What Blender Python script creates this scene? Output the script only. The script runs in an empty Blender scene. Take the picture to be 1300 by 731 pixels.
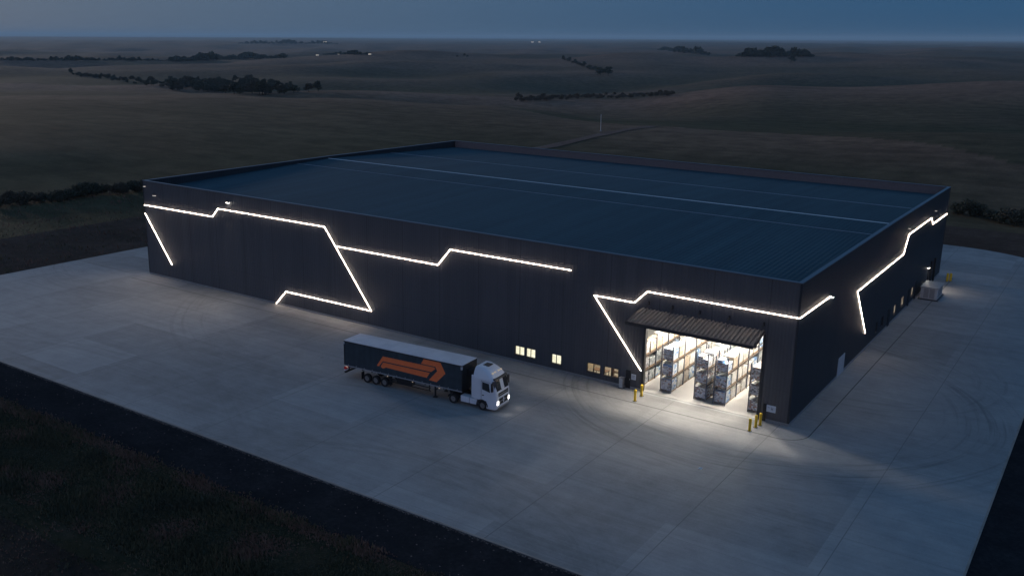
import bpy, math, random
import numpy as np
from mathutils import Matrix, Vector
random.seed(7); RNG = np.random.default_rng(7)
D = bpy.data; SC = bpy.context.scene; COL = SC.collection
# ------------------------------------------------------------------ camera
F_PX = 1195.95                      # focal length for a 1300 px wide picture
PITCH, YAW = 0.259383, 0.582878
ROLL_SITE, ROLL_WORLD = 0.0200729, 0.0050
CAM = np.array([21.239, -75.309, 31.4625])
def basis(roll):
    fw = np.array([-math.sin(YAW)*math.cos(PITCH), math.cos(YAW)*math.cos(PITCH), -math.sin(PITCH)])
    r = np.array([math.cos(YAW), math.sin(YAW), 0.0]); u = np.cross(r, fw)
    return np.array([math.cos(roll)*r + math.sin(roll)*u, -math.sin(roll)*r + math.cos(roll)*u, -fw]).T
BW, BS = basis(ROLL_WORLD), basis(ROLL_SITE)
RS = BW @ BS.T                      # the whole site stands on ground that falls about 0.9 degrees to one side
def site2world(P): return CAM + (np.asarray(P, float) - CAM) @ RS.T
cam = D.cameras.new('camera'); camo = D.objects.new('camera', cam); COL.objects.link(camo)
cam.sensor_width = 36; cam.lens = 36*F_PX/1300; cam.clip_start = 0.5; cam.clip_end = 90000
mw = np.eye(4); mw[:3, :3] = BW; mw[:3, 3] = CAM; camo.matrix_world = Matrix(mw.tolist()); SC.camera = camo
# ------------------------------------------------------------------ sky, sun, exposure (dusk)
W = D.worlds.new('World'); SC.world = W; W.use_nodes = True
nt = W.node_tree; nt.nodes.clear()
def N(t, typ, **k):
    n = t.nodes.new(typ)
    for a, v in k.items(): setattr(n, a, v)
    return n
SUN_AZ, SUN_EL = math.radians(284), math.radians(5.5)   # last low glow from the left of the picture
sky = N(nt, 'ShaderNodeTexSky', sky_type='NISHITA', sun_disc=False, sun_elevation=SUN_EL, sun_rotation=SUN_AZ, altitude=600)
tc = N(nt, 'ShaderNodeTexCoord'); sep = N(nt, 'ShaderNodeSeparateXYZ'); nt.links.new(tc.outputs['Generated'], sep.inputs[0])
ramp = N(nt, 'ShaderNodeValToRGB'); nt.links.new(sep.outputs['Z'], ramp.inputs[0])
e = ramp.color_ramp.elements
e[0].position = 0.0; e[0].color = (0.031, 0.075, 0.152, 1)
e[1].position = 1.0; e[1].color = (0.065, 0.134, 0.275, 1)
for p_, c_ in ((0.035, (0.038, 0.087, 0.176, 1)), (0.2, (0.062, 0.125, 0.26, 1)), (0.5, (0.065, 0.136, 0.272, 1))):
    x = e.new(p_); x.color = c_
az = N(nt, 'ShaderNodeVectorMath', operation='DOT_PRODUCT'); nt.links.new(tc.outputs['Generated'], az.inputs[0])
az.inputs[1].default_value = (-math.cos(YAW), -math.sin(YAW), 0)      # lighter and greyer towards the left, where the sun went down
mr = N(nt, 'ShaderNodeMapRange'); mr.interpolation_type = 'SMOOTHSTEP'; nt.links.new(az.outputs['Value'], mr.inputs[0])
mr.inputs[1].default_value = -0.55; mr.inputs[2].default_value = 0.75
tint = N(nt, 'ShaderNodeMix', data_type='RGBA'); nt.links.new(mr.outputs[0], tint.inputs[0])
tint.inputs[6].default_value = (0.55, 0.93, 1.0, 1); tint.inputs[7].default_value = (2.4, 1.62, 1.2, 1)
elv = N(nt, 'ShaderNodeMapRange'); nt.links.new(sep.outputs['Z'], elv.inputs[0]); elv.inputs[1].default_value = .08; elv.inputs[2].default_value = .5; elv.inputs[3].default_value = 1; elv.inputs[4].default_value = .35
mlt = N(nt, 'ShaderNodeMath', operation='MULTIPLY'); nt.links.new(mr.outputs[0], mlt.inputs[0]); nt.links.new(elv.outputs[0], mlt.inputs[1]); nt.links.new(mlt.outputs[0], tint.inputs[0])
mul = N(nt, 'ShaderNodeMix', data_type='RGBA', blend_type='MULTIPLY'); mul.inputs[0].default_value = 1
nt.links.new(ramp.outputs[0], mul.inputs[6]); nt.links.new(tint.outputs[2], mul.inputs[7])
# faint mauve afterglow low in the sky behind the camera
bk = N(nt, 'ShaderNodeVectorMath', operation='DOT_PRODUCT'); nt.links.new(tc.outputs['Generated'], bk.inputs[0]); bk.inputs[1].default_value = (math.sin(YAW), -math.cos(YAW), 0)
bm = N(nt, 'ShaderNodeMapRange'); bm.interpolation_type = 'SMOOTHSTEP'; nt.links.new(bk.outputs['Value'], bm.inputs[0]); bm.inputs[1].default_value = .1; bm.inputs[2].default_value = 1
bz = N(nt, 'ShaderNodeMapRange'); nt.links.new(sep.outputs['Z'], bz.inputs[0]); bz.inputs[1].default_value = .6; bz.inputs[2].default_value = .05; bz.inputs[3].default_value = 0; bz.inputs[4].default_value = 1
bf = N(nt, 'ShaderNodeMath', operation='MULTIPLY'); nt.links.new(bm.outputs[0], bf.inputs[0]); nt.links.new(bz.outputs[0], bf.inputs[1])
glow = N(nt, 'ShaderNodeMix', data_type='RGBA', blend_type='ADD'); nt.links.new(bf.outputs[0], glow.inputs[0]); nt.links.new(mul.outputs[2], glow.inputs[6]); glow.inputs[7].default_value = (0.36, 0.235, 0.25, 1)
b1 = N(nt, 'ShaderNodeBackground'); b1.inputs[1].default_value = 1.0; nt.links.new(glow.outputs[2], b1.inputs[0])
b2 = N(nt, 'ShaderNodeBackground'); b2.inputs[1].default_value = 0.0015; nt.links.new(sky.outputs[0], b2.inputs[0])
add = N(nt, 'ShaderNodeAddShader'); nt.links.new(b1.outputs[0], add.inputs[0]); nt.links.new(b2.outputs[0], add.inputs[1])
wo = N(nt, 'ShaderNodeOutputWorld'); nt.links.new(add.outputs[0], wo.inputs[0])
sl = D.lights.new('sun', 'SUN'); sl.energy = 1.35; sl.angle = math.radians(6); sl.color = (1.0, 0.86, 0.78)
so = D.objects.new('sun', sl); COL.objects.link(so)
sd = Vector((math.sin(SUN_AZ)*math.cos(SUN_EL), math.cos(SUN_AZ)*math.cos(SUN_EL), math.sin(SUN_EL)))
so.rotation_euler = sd.to_track_quat('Z', 'Y').to_euler(); so.location = (-60, -90, 60)
SC.view_settings.view_transform = 'Standard'; SC.view_settings.look = 'None'
SC.view_settings.gamma = 1; SC.view_settings.exposure = 0
SC.view_settings.use_curve_mapping = False
SC.cycles.use_denoising = True; SC.cycles.max_bounces = 6; SC.cycles.sample_clamp_indirect = 3
SC.cycles.diffuse_bounces = 3; SC.cycles.glossy_bounces = 3; SC.cycles.volume_bounces = 0
# ------------------------------------------------------------------ helpers
SITE = []                               # every top-level thing that stands on the site
class MB:
    def __init__(s): s.v = []; s.f = []; s.m = []
    def quad(s, a, b, c, d, m=0):
        n = len(s.v); s.v += [tuple(a), tuple(b), tuple(c), tuple(d)]; s.f.append((n, n+1, n+2, n+3)); s.m.append(m)
    def poly(s, pts, m=0):
        n = len(s.v); s.v += [tuple(p) for p in pts]; s.f.append(tuple(range(n, n+len(pts)))); s.m.append(m)
    def box(s, x0, x1, y0, y1, z0, z1, m=0, c=0.0):
        if c > 0:
            return s.prism([(x0+c, y0), (x1-c, y0), (x1, y0+c), (x1, y1-c), (x1-c, y1), (x0+c, y1), (x0, y1-c), (x0, y0+c)], z0, z1, m)
        n = len(s.v)
        s.v += [(x0, y0, z0), (x1, y0, z0), (x1, y1, z0), (x0, y1, z0), (x0, y0, z1), (x1, y0, z1), (x1, y1, z1), (x0, y1, z1)]
        for q in ((0, 3, 2, 1), (4, 5, 6, 7), (0, 1, 5, 4), (1, 2, 6, 5), (2, 3, 7, 6), (3, 0, 4, 7)):
            s.f.append(tuple(n+i for i in q)); s.m.append(m)
        return s
    def prism(s, pts, z0, z1, m=0, ax='z'):
        def mp(a, b, h): return (a, b, h) if ax == 'z' else ((a, h, b) if ax == 'y' else (h, a, b))
        n = len(s.v); k = len(pts)
        s.v += [mp(a, b, z0) for a, b in pts] + [mp(a, b, z1) for a, b in pts]
        s.f.append(tuple(n+i for i in range(k))[::-1]); s.m.append(m)
        s.f.append(tuple(n+k+i for i in range(k))); s.m.append(m)
        for i in range(k):
            j = (i+1) % k; s.f.append((n+i, n+j, n+k+j, n+k+i)); s.m.append(m)
        return s
    def beam(s, a, b, w, h=None, m=0, up=(0, 0, 1)):
        a, b = Vector(a), Vector(b); d = (b-a).normalized(); h = h or w
        x = d.cross(Vector(up));
        if x.length < 1e-4: x = d.cross(Vector((1, 0, 0)))
        x.normalize(); y = x.cross(d)
        n = len(s.v)
        for p in (a, b):
            for i, j in ((-1, -1), (1, -1), (1, 1), (-1, 1)): s.v.append(tuple(p + x*(i*w/2) + y*(j*h/2)))
        for q in ((0, 1, 2, 3), (7, 6, 5, 4), (0, 4, 5, 1), (1, 5, 6, 2), (2, 6, 7, 3), (3, 7, 4, 0)):
            s.f.append(tuple(n+i for i in q)); s.m.append(m)
        return s
    def cyl(s, a, b, r0, r1=None, k=12, m=0):
        a, b = Vector(a), Vector(b); d = (b-a).normalized(); r1 = r0 if r1 is None else r1
        x = d.orthogonal().normalized(); y = d.cross(x); n = len(s.v)
        for p, r in ((a, r0), (b, r1)):
            for i in range(k):
                t = 2*math.pi*i/k; s.v.append(tuple(p + x*(r*math.cos(t)) + y*(r*math.sin(t))))
        s.f.append(tuple(n+i for i in range(k))[::-1]); s.m.append(m)
        s.f.append(tuple(n+k+i for i in range(k))); s.m.append(m)
        for i in range(k):
            j = (i+1) % k; s.f.append((n+i, n+j, n+k+j, n+k+i)); s.m.append(m)
        return s
    def build(s, name, mats, parent=None, site=True, bevel=0, smooth=False):
        me = D.meshes.new(name); me.from_pydata(s.v, [], s.f)
        mats = mats if isinstance(mats, (list, tuple)) else [mats]
        for m in mats: me.materials.append(m)
        if len(mats) > 1: me.polygons.foreach_set('material_index', s.m)
        if smooth: me.polygons.foreach_set('use_smooth', [True]*len(s.f))
        me.update()
        o = D.objects.new(name, me); COL.objects.link(o)
        if parent is not None: o.parent = parent
        elif site: SITE.append(o)
        if bevel:
            bv = o.modifiers.new('bevel', 'BEVEL'); bv.width = bevel; bv.segments = 2; bv.limit_method = 'ANGLE'
        return o
def empty(name, loc=(0, 0, 0), rz=0, site=True):
    o = D.objects.new(name, None); COL.objects.link(o); o.location = loc; o.rotation_euler = (0, 0, rz); o.empty_display_size = .3
    if site: SITE.append(o)
    return o
def tag(o, label=None, cat=None, group=None, kind=None):
    if label:
        assert 4 <= len(label.split()) <= 16, label
        o['label'] = label
    if cat: o['category'] = cat
    if group: o['group'] = group
    if kind: o['kind'] = kind
    return o
def copy_tree(o, loc=None, rz=None, parent=None, site=True):
    c = o.copy(); COL.objects.link(c)
    if parent is not None: c.parent = parent
    elif site: SITE.append(c)
    if loc is not None: c.location = loc
    if rz is not None: c.rotation_euler = (0, 0, rz)
    for ch in list(o.children): copy_tree(ch, parent=c)
    return c
# ------------------------------------------------------------------ materials
def mat(name, col, rough=.6, metal=0, var=0.0, vscale=3.0, bump=0.0, bscale=20.0, emit=0, ecol=None, spec=.5):
    m = D.materials.new(name); m.use_nodes = True; t = m.node_tree; p = t.nodes['Principled BSDF']
    p.inputs['Roughness'].default_value = rough; p.inputs['Metallic'].default_value = metal
    p.inputs['Specular IOR Level'].default_value = spec
    p.inputs['Base Color'].default_value = (*col, 1)
    tcn = N(t, 'ShaderNodeTexCoord')
    if var:
        ns = N(t, 'ShaderNodeTexNoise'); ns.inputs['Scale'].default_value = vscale; ns.inputs['Detail'].default_value = 5
        t.links.new(tcn.outputs['Object'], ns.inputs['Vector'])
        mx = N(t, 'ShaderNodeMix', data_type='RGBA'); t.links.new(ns.outputs['Fac'], mx.inputs[0])
        mx.inputs[6].default_value = tuple(max(0, c*(1-var*1.6)) for c in col) + (1,)
        mx.inputs[7].default_value = tuple(min(1, c*(1+var*1.6)) for c in col) + (1,)
        t.links.new(mx.outputs[2], p.inputs['Base Color'])
    if bump:
        n2 = N(t, 'ShaderNodeTexNoise'); n2.inputs['Scale'].default_value = bscale; n2.inputs['Detail'].default_value = 6
        t.links.new(tcn.outputs['Object'], n2.inputs['Vector'])
        bp = N(t, 'ShaderNodeBump'); bp.inputs['Strength'].default_value = bump; bp.inputs['Distance'].default_value = .05
        t.links.new(n2.outputs['Fac'], bp.inputs['Height']); t.links.new(bp.outputs[0], p.inputs['Normal'])
    if emit:
        p.inputs['Emission Color'].default_value = (*(ecol or col), 1); p.inputs['Emission Strength'].default_value = emit
    return m
def math_(t, op, a, b=None, c=None):
    n = N(t, 'ShaderNodeMath', operation=op)
    for i, v in enumerate((a, b, c)):
        if v is None: continue
        if isinstance(v, (int, float)): n.inputs[i].default_value = v
        else: t.links.new(v, n.inputs[i])
    return n.outputs[0]
def noise_(t, vec, scale, detail=4, rough=.5):
    n = N(t, 'ShaderNodeTexNoise'); n.inputs['Scale'].default_value = scale; n.inputs['Detail'].default_value = detail
    n.inputs['Roughness'].default_value = rough; t.links.new(vec, n.inputs['Vector']); return n.outputs['Fac']
def ramp_(t, v, stops):
    r = N(t, 'ShaderNodeValToRGB'); t.links.new(v, r.inputs[0]); el = r.color_ramp.elements
    el[0].position, el[0].color = stops[0][0], (*stops[0][1], 1); el[1].position, el[1].color = stops[-1][0], (*stops[-1][1], 1)
    for p_, c_ in stops[1:-1]: x = el.new(p_); x.color = (*c_, 1)
    return r.outputs[0]
def mix_(t, f, a, b, blend='MIX'):
    n = N(t, 'ShaderNodeMix', data_type='RGBA', blend_type=blend)
    for i, v in ((0, f), (6, a), (7, b)):
        if isinstance(v, (int, float)): n.inputs[i].default_value = v
        elif isinstance(v, tuple): n.inputs[i].default_value = (*v, 1)
        else: t.links.new(v, n.inputs[i])
    return n.outputs[2]
def newmat(name):
    m = D.materials.new(name); m.use_nodes = True; t = m.node_tree; return m, t, t.nodes['Principled BSDF']
def objxyz(t):
    tcn = N(t, 'ShaderNodeTexCoord'); s = N(t, 'ShaderNodeSeparateXYZ'); t.links.new(tcn.outputs['Object'], s.inputs[0])
    return tcn.outputs['Object'], s.outputs
def bump_(t, p, h, strength=.5, dist=.02):
    b = N(t, 'ShaderNodeBump'); b.inputs['Strength'].default_value = strength; b.inputs['Distance'].default_value = dist
    t.links.new(h, b.inputs['Height']); t.links.new(b.outputs[0], p.inputs['Normal'])
def line_(t, coord, period, width, off=0.0):
    """1 on a thin line every `period` metres"""
    a = math_(t, 'ADD', coord, off + 1000*period); f = math_(t, 'DIVIDE', a, period); fr = math_(t, 'FRACT', f)
    d = math_(t, 'ABSOLUTE', math_(t, 'SUBTRACT', fr, .5)); return math_(t, 'LESS_THAN', d, width/period/2)
def cladding(name, axis, col, seam=5.0):
    """vertical ribbed steel sheet in panels, dust streaks"""
    m, t, p = newmat(name); v, xyz = objxyz(t); c = xyz[axis]
    w = math_(t, 'SINE', math_(t, 'MULTIPLY', c, 2*math.pi/.3))
    w = math_(t, 'SMOOTH_MIN', w, .2, .4)
    cell = math_(t, 'FLOOR', math_(t, 'DIVIDE', c, seam/5)); wn = N(t, 'ShaderNodeTexWhiteNoise', noise_dimensions='1D'); t.links.new(cell, wn.inputs['W'])
    mp = N(t, 'ShaderNodeMapping'); mp.inputs['Scale'].default_value = (1.2, 1.2, .12); t.links.new(v, mp.inputs[0])
    n = noise_(t, mp.outputs[0], 1.0, 6, .6)
    f = math_(t, 'ADD', math_(t, 'MULTIPLY', wn.outputs['Value'], .12), math_(t, 'MULTIPLY', n, .35))
    f = math_(t, 'ADD', f, math_(t, 'MULTIPLY', w, .06))
    colr = ramp_(t, f, [(0.1, tuple(x*.72 for x in col)), (.75, tuple(x*1.3 for x in col))])
    seamf = line_(t, c, seam, .09); colr = mix_(t, math_(t, 'MULTIPLY', seamf, .55), colr, tuple(x*.35 for x in col))
    hs = line_(t, xyz[2], 6.3, .05, .1); colr = mix_(t, math_(t, 'MULTIPLY', hs, .35), colr, tuple(x*.4 for x in col))
    t.links.new(colr, p.inputs['Base Color']); p.inputs['Roughness'].default_value = .55; p.inputs['Specular IOR Level'].default_value = .35
    bump_(t, p, w, .6, .03)
    return m
M = {}
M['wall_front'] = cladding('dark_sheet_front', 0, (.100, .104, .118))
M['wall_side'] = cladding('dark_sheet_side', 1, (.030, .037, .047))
M['inner'] = mat('inner_liner', (.15, .13, .135), .7, var=.1)
M['trim'] = mat('dark_trim', (.035, .035, .038), .45, var=.2)
M['cap'] = mat('parapet_cap', (.10, .115, .14), .4, metal=.3, var=.15, vscale=.6)
M['steel'] = mat('galvanised', (.35, .36, .37), .45, metal=.6, var=.15, vscale=4)
M['pale'] = mat('pale_sheet', (.48, .5, .52), .5, var=.12, vscale=2)
M['black'] = mat('black_rubber', (.018, .018, .02), .8, var=.3, vscale=9)
M['white'] = mat('white_truck_paint', (.66, .70, .76), .3, var=.06, vscale=1.5)
M['yellow'] = mat('yellow_paint', (.75, .48, .02), .5, var=.15, vscale=6)
M['led'] = mat('led_strip', (1, .9, .8), .5, emit=30, ecol=(1.0, .80, .64))
M['led_end'] = mat('lamp_lens', (1, .95, .9), .5, emit=26, ecol=(1.0, .9, .8))
M['led_dim'] = mat('lamp_lens_faint', (1, .95, .9), .5, emit=1.1, ecol=(1.0, .9, .82))
M['window_lit'] = None
def roof_mat():
    m, t, p = newmat('roof_sheet'); v, xyz = objxyz(t)
    w = math_(t, 'SINE', math_(t, 'MULTIPLY', xyz[0], 2*math.pi/.5)); w2 = math_(t, 'SINE', math_(t, 'MULTIPLY', xyz[1], 2*math.pi/1.0))
    mp = N(t, 'ShaderNodeMapping'); mp.inputs['Scale'].default_value = (.5, .06, 1); t.links.new(v, mp.inputs[0])
    n = noise_(t, mp.outputs[0], .6, 5, .6); n2 = noise_(t, v, 2.2, 3)
    wn = N(t, 'ShaderNodeTexWhiteNoise', noise_dimensions='1D'); t.links.new(math_(t, 'FLOOR', xyz[0]), wn.inputs['W'])
    f = math_(t, 'ADD', math_(t, 'MULTIPLY', n, .5), math_(t, 'MULTIPLY', n2, .25)); f = math_(t, 'ADD', f, math_(t, 'MULTIPLY', wn.outputs['Value'], .12))
    f = math_(t, 'ADD', f, math_(t, 'MULTIPLY', w, .05)); f = math_(t, 'ADD', f, math_(t, 'MULTIPLY', w2, .04))
    c = ramp_(t, f, [(.2, (.018, .047, .066)), (.7, (.042, .095, .122))])
    lap = line_(t, xyz[1], 6.5, .12, 1); c = mix_(t, math_(t, 'MULTIPLY', lap, .3), c, (.03, .045, .07))
    t.links.new(c, p.inputs['Base Color']); p.inputs['Roughness'].default_value = .75; p.inputs['Specular IOR Level'].default_value = .15
    bump_(t, p, w, .2, .03); return m
M['roof'] = roof_mat()
def concrete_mat():
    m, t, p = newmat('broom_finished_concrete'); v, xyz = objxyz(t); x, y = xyz[0], xyz[1]
    base = noise_(t, v, .055, 5, .55); mid = noise_(t, v, .5, 6, .65); fine = noise_(t, v, 6, 4, .7); grit = noise_(t, v, 28, 2, .8)
    # each poured bay has its own tone
    bx = math_(t, 'FLOOR', math_(t, 'DIVIDE', math_(t, 'ADD', x, 500.7), 9.6)); by = math_(t, 'FLOOR', math_(t, 'DIVIDE', math_(t, 'ADD', y, 503.1), 6.6))
    cb = N(t, 'ShaderNodeCombineXYZ'); t.links.new(math_(t, 'MULTIPLY', bx, .31), cb.inputs[0]); t.links.new(by, cb.inputs[1])
    wn = N(t, 'ShaderNodeTexWhiteNoise', noise_dimensions='2D'); t.links.new(cb.outputs[0], wn.inputs['Vector'])
    wy = N(t, 'ShaderNodeTexWhiteNoise', noise_dimensions='1D'); t.links.new(by, wy.inputs['W'])
    # scrubbing of tyres along the driving direction, round the near corner
    st = N(t, 'ShaderNodeMapping'); st.inputs['Scale'].default_value = (.05, 2.0, 1); t.links.new(v, st.inputs[0]); streak = noise_(t, st.outputs[0], 1.0, 5, .7)
    f = math_(t, 'MULTIPLY', base, .55)
    for s_, k_ in ((mid, .55), (fine, .32), (grit, .45), (wn.outputs['Value'], .20), (wy.outputs['Value'], .10), (streak, .42)):
        f = math_(t, 'ADD', f, math_(t, 'MULTIPLY', math_(t, 'SUBTRACT', s_, .5), k_))
    f = math_(t, 'ADD', f, .22)
    c = ramp_(t, f, [(.18, (.175, .172, .17)), (.5, (.285, .282, .28)), (.82, (.385, .38, .375))])
    # tyre arcs
    wob = math_(t, 'MULTIPLY', math_(t, 'SUBTRACT', noise_(t, v, .05, 1), .5), 3.0)
    for cx, cy, r0, r1, k_ in ((-4, 8, 12, 25, .75), (2, 20, 8, 15, .5), (-20, -44, 16, 26, .45), (-46, 14, 25, 37, .35), (-60, -60, 32, 44, .35), (-88, 12, 16, 27, .4), (4, 60, 9, 14, .3)):
        dx = math_(t, 'SUBTRACT', x, cx); dy = math_(t, 'SUBTRACT', y, cy)
        r = math_(t, 'ADD', math_(t, 'SQRT', math_(t, 'ADD', math_(t, 'MULTIPLY', dx, dx), math_(t, 'MULTIPLY', dy, dy))), wob)
        ang = math_(t, 'ARCTAN2', dy, dx)
        cc = N(t, 'ShaderNodeCombineXYZ'); t.links.new(math_(t, 'MULTIPLY', r, 1.9), cc.inputs[0]); t.links.new(math_(t, 'MULTIPLY', ang, 1.3), cc.inputs[1]); cc.inputs[2].default_value = cx
        n = noise_(t, cc.outputs[0], 1.0, 4, .65)
        rm = N(t, 'ShaderNodeMapRange'); rm.interpolation_type = 'SMOOTHSTEP'; t.links.new(n, rm.inputs[0]); rm.inputs[1].default_value = .48; rm.inputs[2].default_value = .68
        inside = math_(t, 'MULTIPLY', math_(t, 'GREATER_THAN', r, r0), math_(t, 'LESS_THAN', r, r1))
        edge = N(t, 'ShaderNodeMapRange'); edge.interpolation_type = 'SMOOTHSTEP'; t.links.new(math_(t, 'ABSOLUTE', math_(t, 'SUBTRACT', r, (r0+r1)/2)), edge.inputs[0])
        edge.inputs[1].default_value = (r1-r0)/2; edge.inputs[2].default_value = 0
        fac = math_(t, 'MULTIPLY', math_(t, 'MULTIPLY', math_(t, 'ADD', math_(t, 'MULTIPLY', rm.outputs[0], .75), .18), edge.outputs[0]), math_(t, 'MULTIPLY', inside, k_))
        c = mix_(t, fac, c, (.15, .148, .145))
    jx = line_(t, x, 9.6, .07, 0.7+4.8); jy = line_(t, y, 6.6, .05, 3.1+3.3)
    j = math_(t, 'MULTIPLY', math_(t, 'MAXIMUM', jx, math_(t, 'MULTIPLY', jy, .55)), math_(t, 'ADD', math_(t, 'MULTIPLY', mid, .9), .05))
    c = mix_(t, j, c, (.10, .10, .10))
    stn = N(t, 'ShaderNodeMapRange'); stn.interpolation_type = 'SMOOTHSTEP'; t.links.new(noise_(t, v, .9, 3, .5), stn.inputs[0]); stn.inputs[1].default_value = .70; stn.inputs[2].default_value = .8
    c = mix_(t, math_(t, 'MULTIPLY', stn.outputs[0], .45), c, (.14, .135, .13))
    t.links.new(c, p.inputs['Base Color']); p.inputs['Roughness'].default_value = .8; p.inputs['Specular IOR Level'].default_value = .25
    bump_(t, p, fine, .25, .02); return m
M['concrete'] = concrete_mat()
def ground_mat(name, a, b, c, s1=.08, s2=1.2, s3=8, bump=.8, att=False, far=False):
    m, t, p = newmat(name); v, xyz = objxyz(t)
    n1, n2, n3 = noise_(t, v, s1, 5, .6), noise_(t, v, s2, 5, .65), noise_(t, v, s3, 3, .7)
    f = math_(t, 'ADD', math_(t, 'MULTIPLY', n1, .4), math_(t, 'ADD', math_(t, 'MULTIPLY', n2, .35), math_(t, 'MULTIPLY', n3, .25)))
    col = ramp_(t, f, [(.33, a), (.5, b), (.66, c)])
    t.links.new(col, p.inputs['Base Color']); p.inputs['Roughness'].default_value = 1; p.inputs['Specular IOR Level'].default_value = 0
    bump_(t, p, math_(t, 'ADD', n2, math_(t, 'MULTIPLY', n3, .4)), bump, .15); return m
M['gravel'] = ground_mat('dark_gravel', (.012, .013, .015), (.022, .022, .025), (.04, .039, .042), .3, 3, 18, .3)
M['verge'] = ground_mat('verge_soil', (.024, .024, .014), (.042, .038, .024), (.08, .058, .04), .2, 1.6, 9)
M['dirt'] = ground_mat('bare_red_soil', (.050, .034, .027), (.085, .058, .046), (.13, .09, .072), .06, .6, 5)
M['field_dark'] = ground_mat('dark_field', (.030, .020, .016), (.048, .034, .028), (.075, .053, .042), .1, 1.1, 8)
M['track'] = ground_mat('track_soil', (.13, .085, .066), (.19, .125, .10), (.24, .165, .135), .1, .8, 4)
# ------------------------------------------------------------------ the land: rolling fields to the horizon
def ray(px, py, B=BW):
    d = B @ np.array([(px-650)/F_PX, (365.5-py)/F_PX, -1.0]); return d/np.linalg.norm(d)
def zat(px, py, d):
    r = ray(px, py); return CAM[2] + d*r[2]/math.hypot(r[0], r[1])
COLS = [0, 200, 400, 600, 800, 1000, 1300]
#          x:     0    200   400   600   800   1000  1300   (picture rows the land passes through at each distance)
ROWS = [(260,  [181, 184, 187, 190, 188, 189, 190], 0),
        (340,  [150, 151, 153, 158, 161, 170, None], 0),
        (430,  [128, 129, 134, 142, 156, 162, 172], 0),
        (500,  [118, 121, 128, 137, 152, 152, 150], 0),
        (600,  [None, None, None, None, 153, 140, 134], -12),
        (720,  [None, None, 119, 128, 134, 118, 109], 0),
        (860,  [None, None, 117.5, None, 125, 112, 103], 0),
        (1050, [None, 119, None, None, None, None, None], -16),
        (1300, [105, 106, 108, 112, 116, None, None], 0),
        (1700, [92, 91, 88, 88, 92, 96, 96], 0),
        (2300, [78, 81, 74, 73, 72.5, 74, 77], 0),
        (3000, [None, None, None, None, None, None, None], -14),
        (4500, [None, 70, None, None, None, None, None], -6),
        (6000, [61, 61, 60.5, 60, 60, 61, 62], 0)]
ds = [0, 120, 190]; tab = [[0]*7, [0]*7, [0]*7]
for d, rows, drop in ROWS:
    prev = tab[-1]; cur = []
    for i, y in enumerate(rows):
        if y is None:
            if drop: cur.append(prev[i] + drop)
            else: cur.append(prev[i] - 3)
        else:
            cur.append(zat(COLS[i], y, d))
    ds.append(d); tab.append(cur)
for d, z in ((8000, -22), (12000, -24), (18000, -20), (30000, -10), (60000, 0)):
    ds.append(d); tab.append([z + (14 if d == 18000 and i < 3 else 0) for i in range(7)])
ds = np.array(ds, float); tab = np.array(tab, float)
AZC = [math.atan2(*(ray(c, 60)[:2])) for c in COLS]      # azimuth from +Y towards +X
def hermite(xs, ys, x):
    """monotone-ish cubic (finite difference) along axis 0; ys (n,k), x (m,) -> (m,k)"""
    h = np.diff(xs)[:, None]; dl = np.diff(ys, axis=0)/h
    mm = np.zeros_like(ys); a, b = dl[:-1], dl[1:]; w1 = 2*h[1:]+h[:-1]; w2 = h[1:]+2*h[:-1]
    same = a*b > 0; mm[1:-1] = np.where(same, (w1+w2)/(w1/np.where(same, a, 1)+w2/np.where(same, b, 1)), 0)
    mm[0] = dl[0]; mm[-1] = dl[-1]
    i = np.clip(np.searchsorted(xs, x)-1, 0, len(xs)-2); hh = (xs[i+1]-xs[i]); t = ((x-xs[i])/hh)[:, None]; hh = hh[:, None]
    return (2*t**3-3*t**2+1)*ys[i] + (t**3-2*t**2+t)*hh*mm[i] + (-2*t**3+3*t**2)*ys[i+1] + (t**3-t**2)*hh*mm[i+1]
def gnoise(x, y, seed):
    r = np.random.default_rng(seed); o = np.zeros_like(x)
    for k in range(14):
        a = r.uniform(0, 2*math.pi); f = r.uniform(.5, 1.7); o += np.sin((x*math.cos(a)+y*math.sin(a))*f + r.uniform(0, 6.28))
    return o/14**.5
nrm = RS @ np.array([0, 0, 1.0]); P0s = site2world([-40, 20, -0.12])
def height(x, y):
    x = np.atleast_1d(np.asarray(x, float)); y = np.atleast_1d(np.asarray(y, float))
    dx, dy = x-CAM[0], y-CAM[1]; d = np.hypot(dx, dy); a = np.arctan2(dx, dy)
    amid = sum(AZC)/7; a = (a-amid+math.pi) % (2*math.pi) - math.pi + amid
    z = hermite(ds, tab, np.clip(d, 0, 59999))
    xi = np.clip(np.interp(a, AZC, range(7)), 0, 6); i = np.minimum(xi.astype(int), 5); t = xi-i; t = t*t*(3-2*t)
    idx = np.arange(len(x)); zz = z[idx, i]*(1-t) + z[idx, i+1]*t
    zz = zz + (gnoise(x/38, y/38, 1)*.16*np.clip((d-220)/200, 0, 1) + gnoise(x/140, y/140, 2)*1.3*np.clip((d-300)/700, 0, 1) + gnoise(x/72, y/72, 17)*4.8*np.clip((d-380)/420, 0, 1) + gnoise(x/600, y/600, 3)*7*np.clip((d-1500)/2500, 0, 1) + gnoise(x/120, y/120, 8)*5.5*np.clip((d-1000)/900, 0, 1)*np.clip((7000-d)/3000, 0, 1))
    # level ground under and round the yard
    S = (np.stack([x, y, np.zeros_like(x)], 1)-CAM) @ RS + CAM
    ox = np.maximum(np.maximum(-108-S[:, 0], S[:, 0]-30), 0); oy = np.maximum(np.maximum(-70-S[:, 1], S[:, 1]-105), 0); od = np.hypot(ox, oy)
    w = np.clip(od/150, 0, 1); w = w*w*(3-2*w)
    pl = P0s[2] - (nrm[0]*(x-P0s[0]) + nrm[1]*(y-P0s[1]))/nrm[2]
    return pl*(1-w) + zz*w
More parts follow.
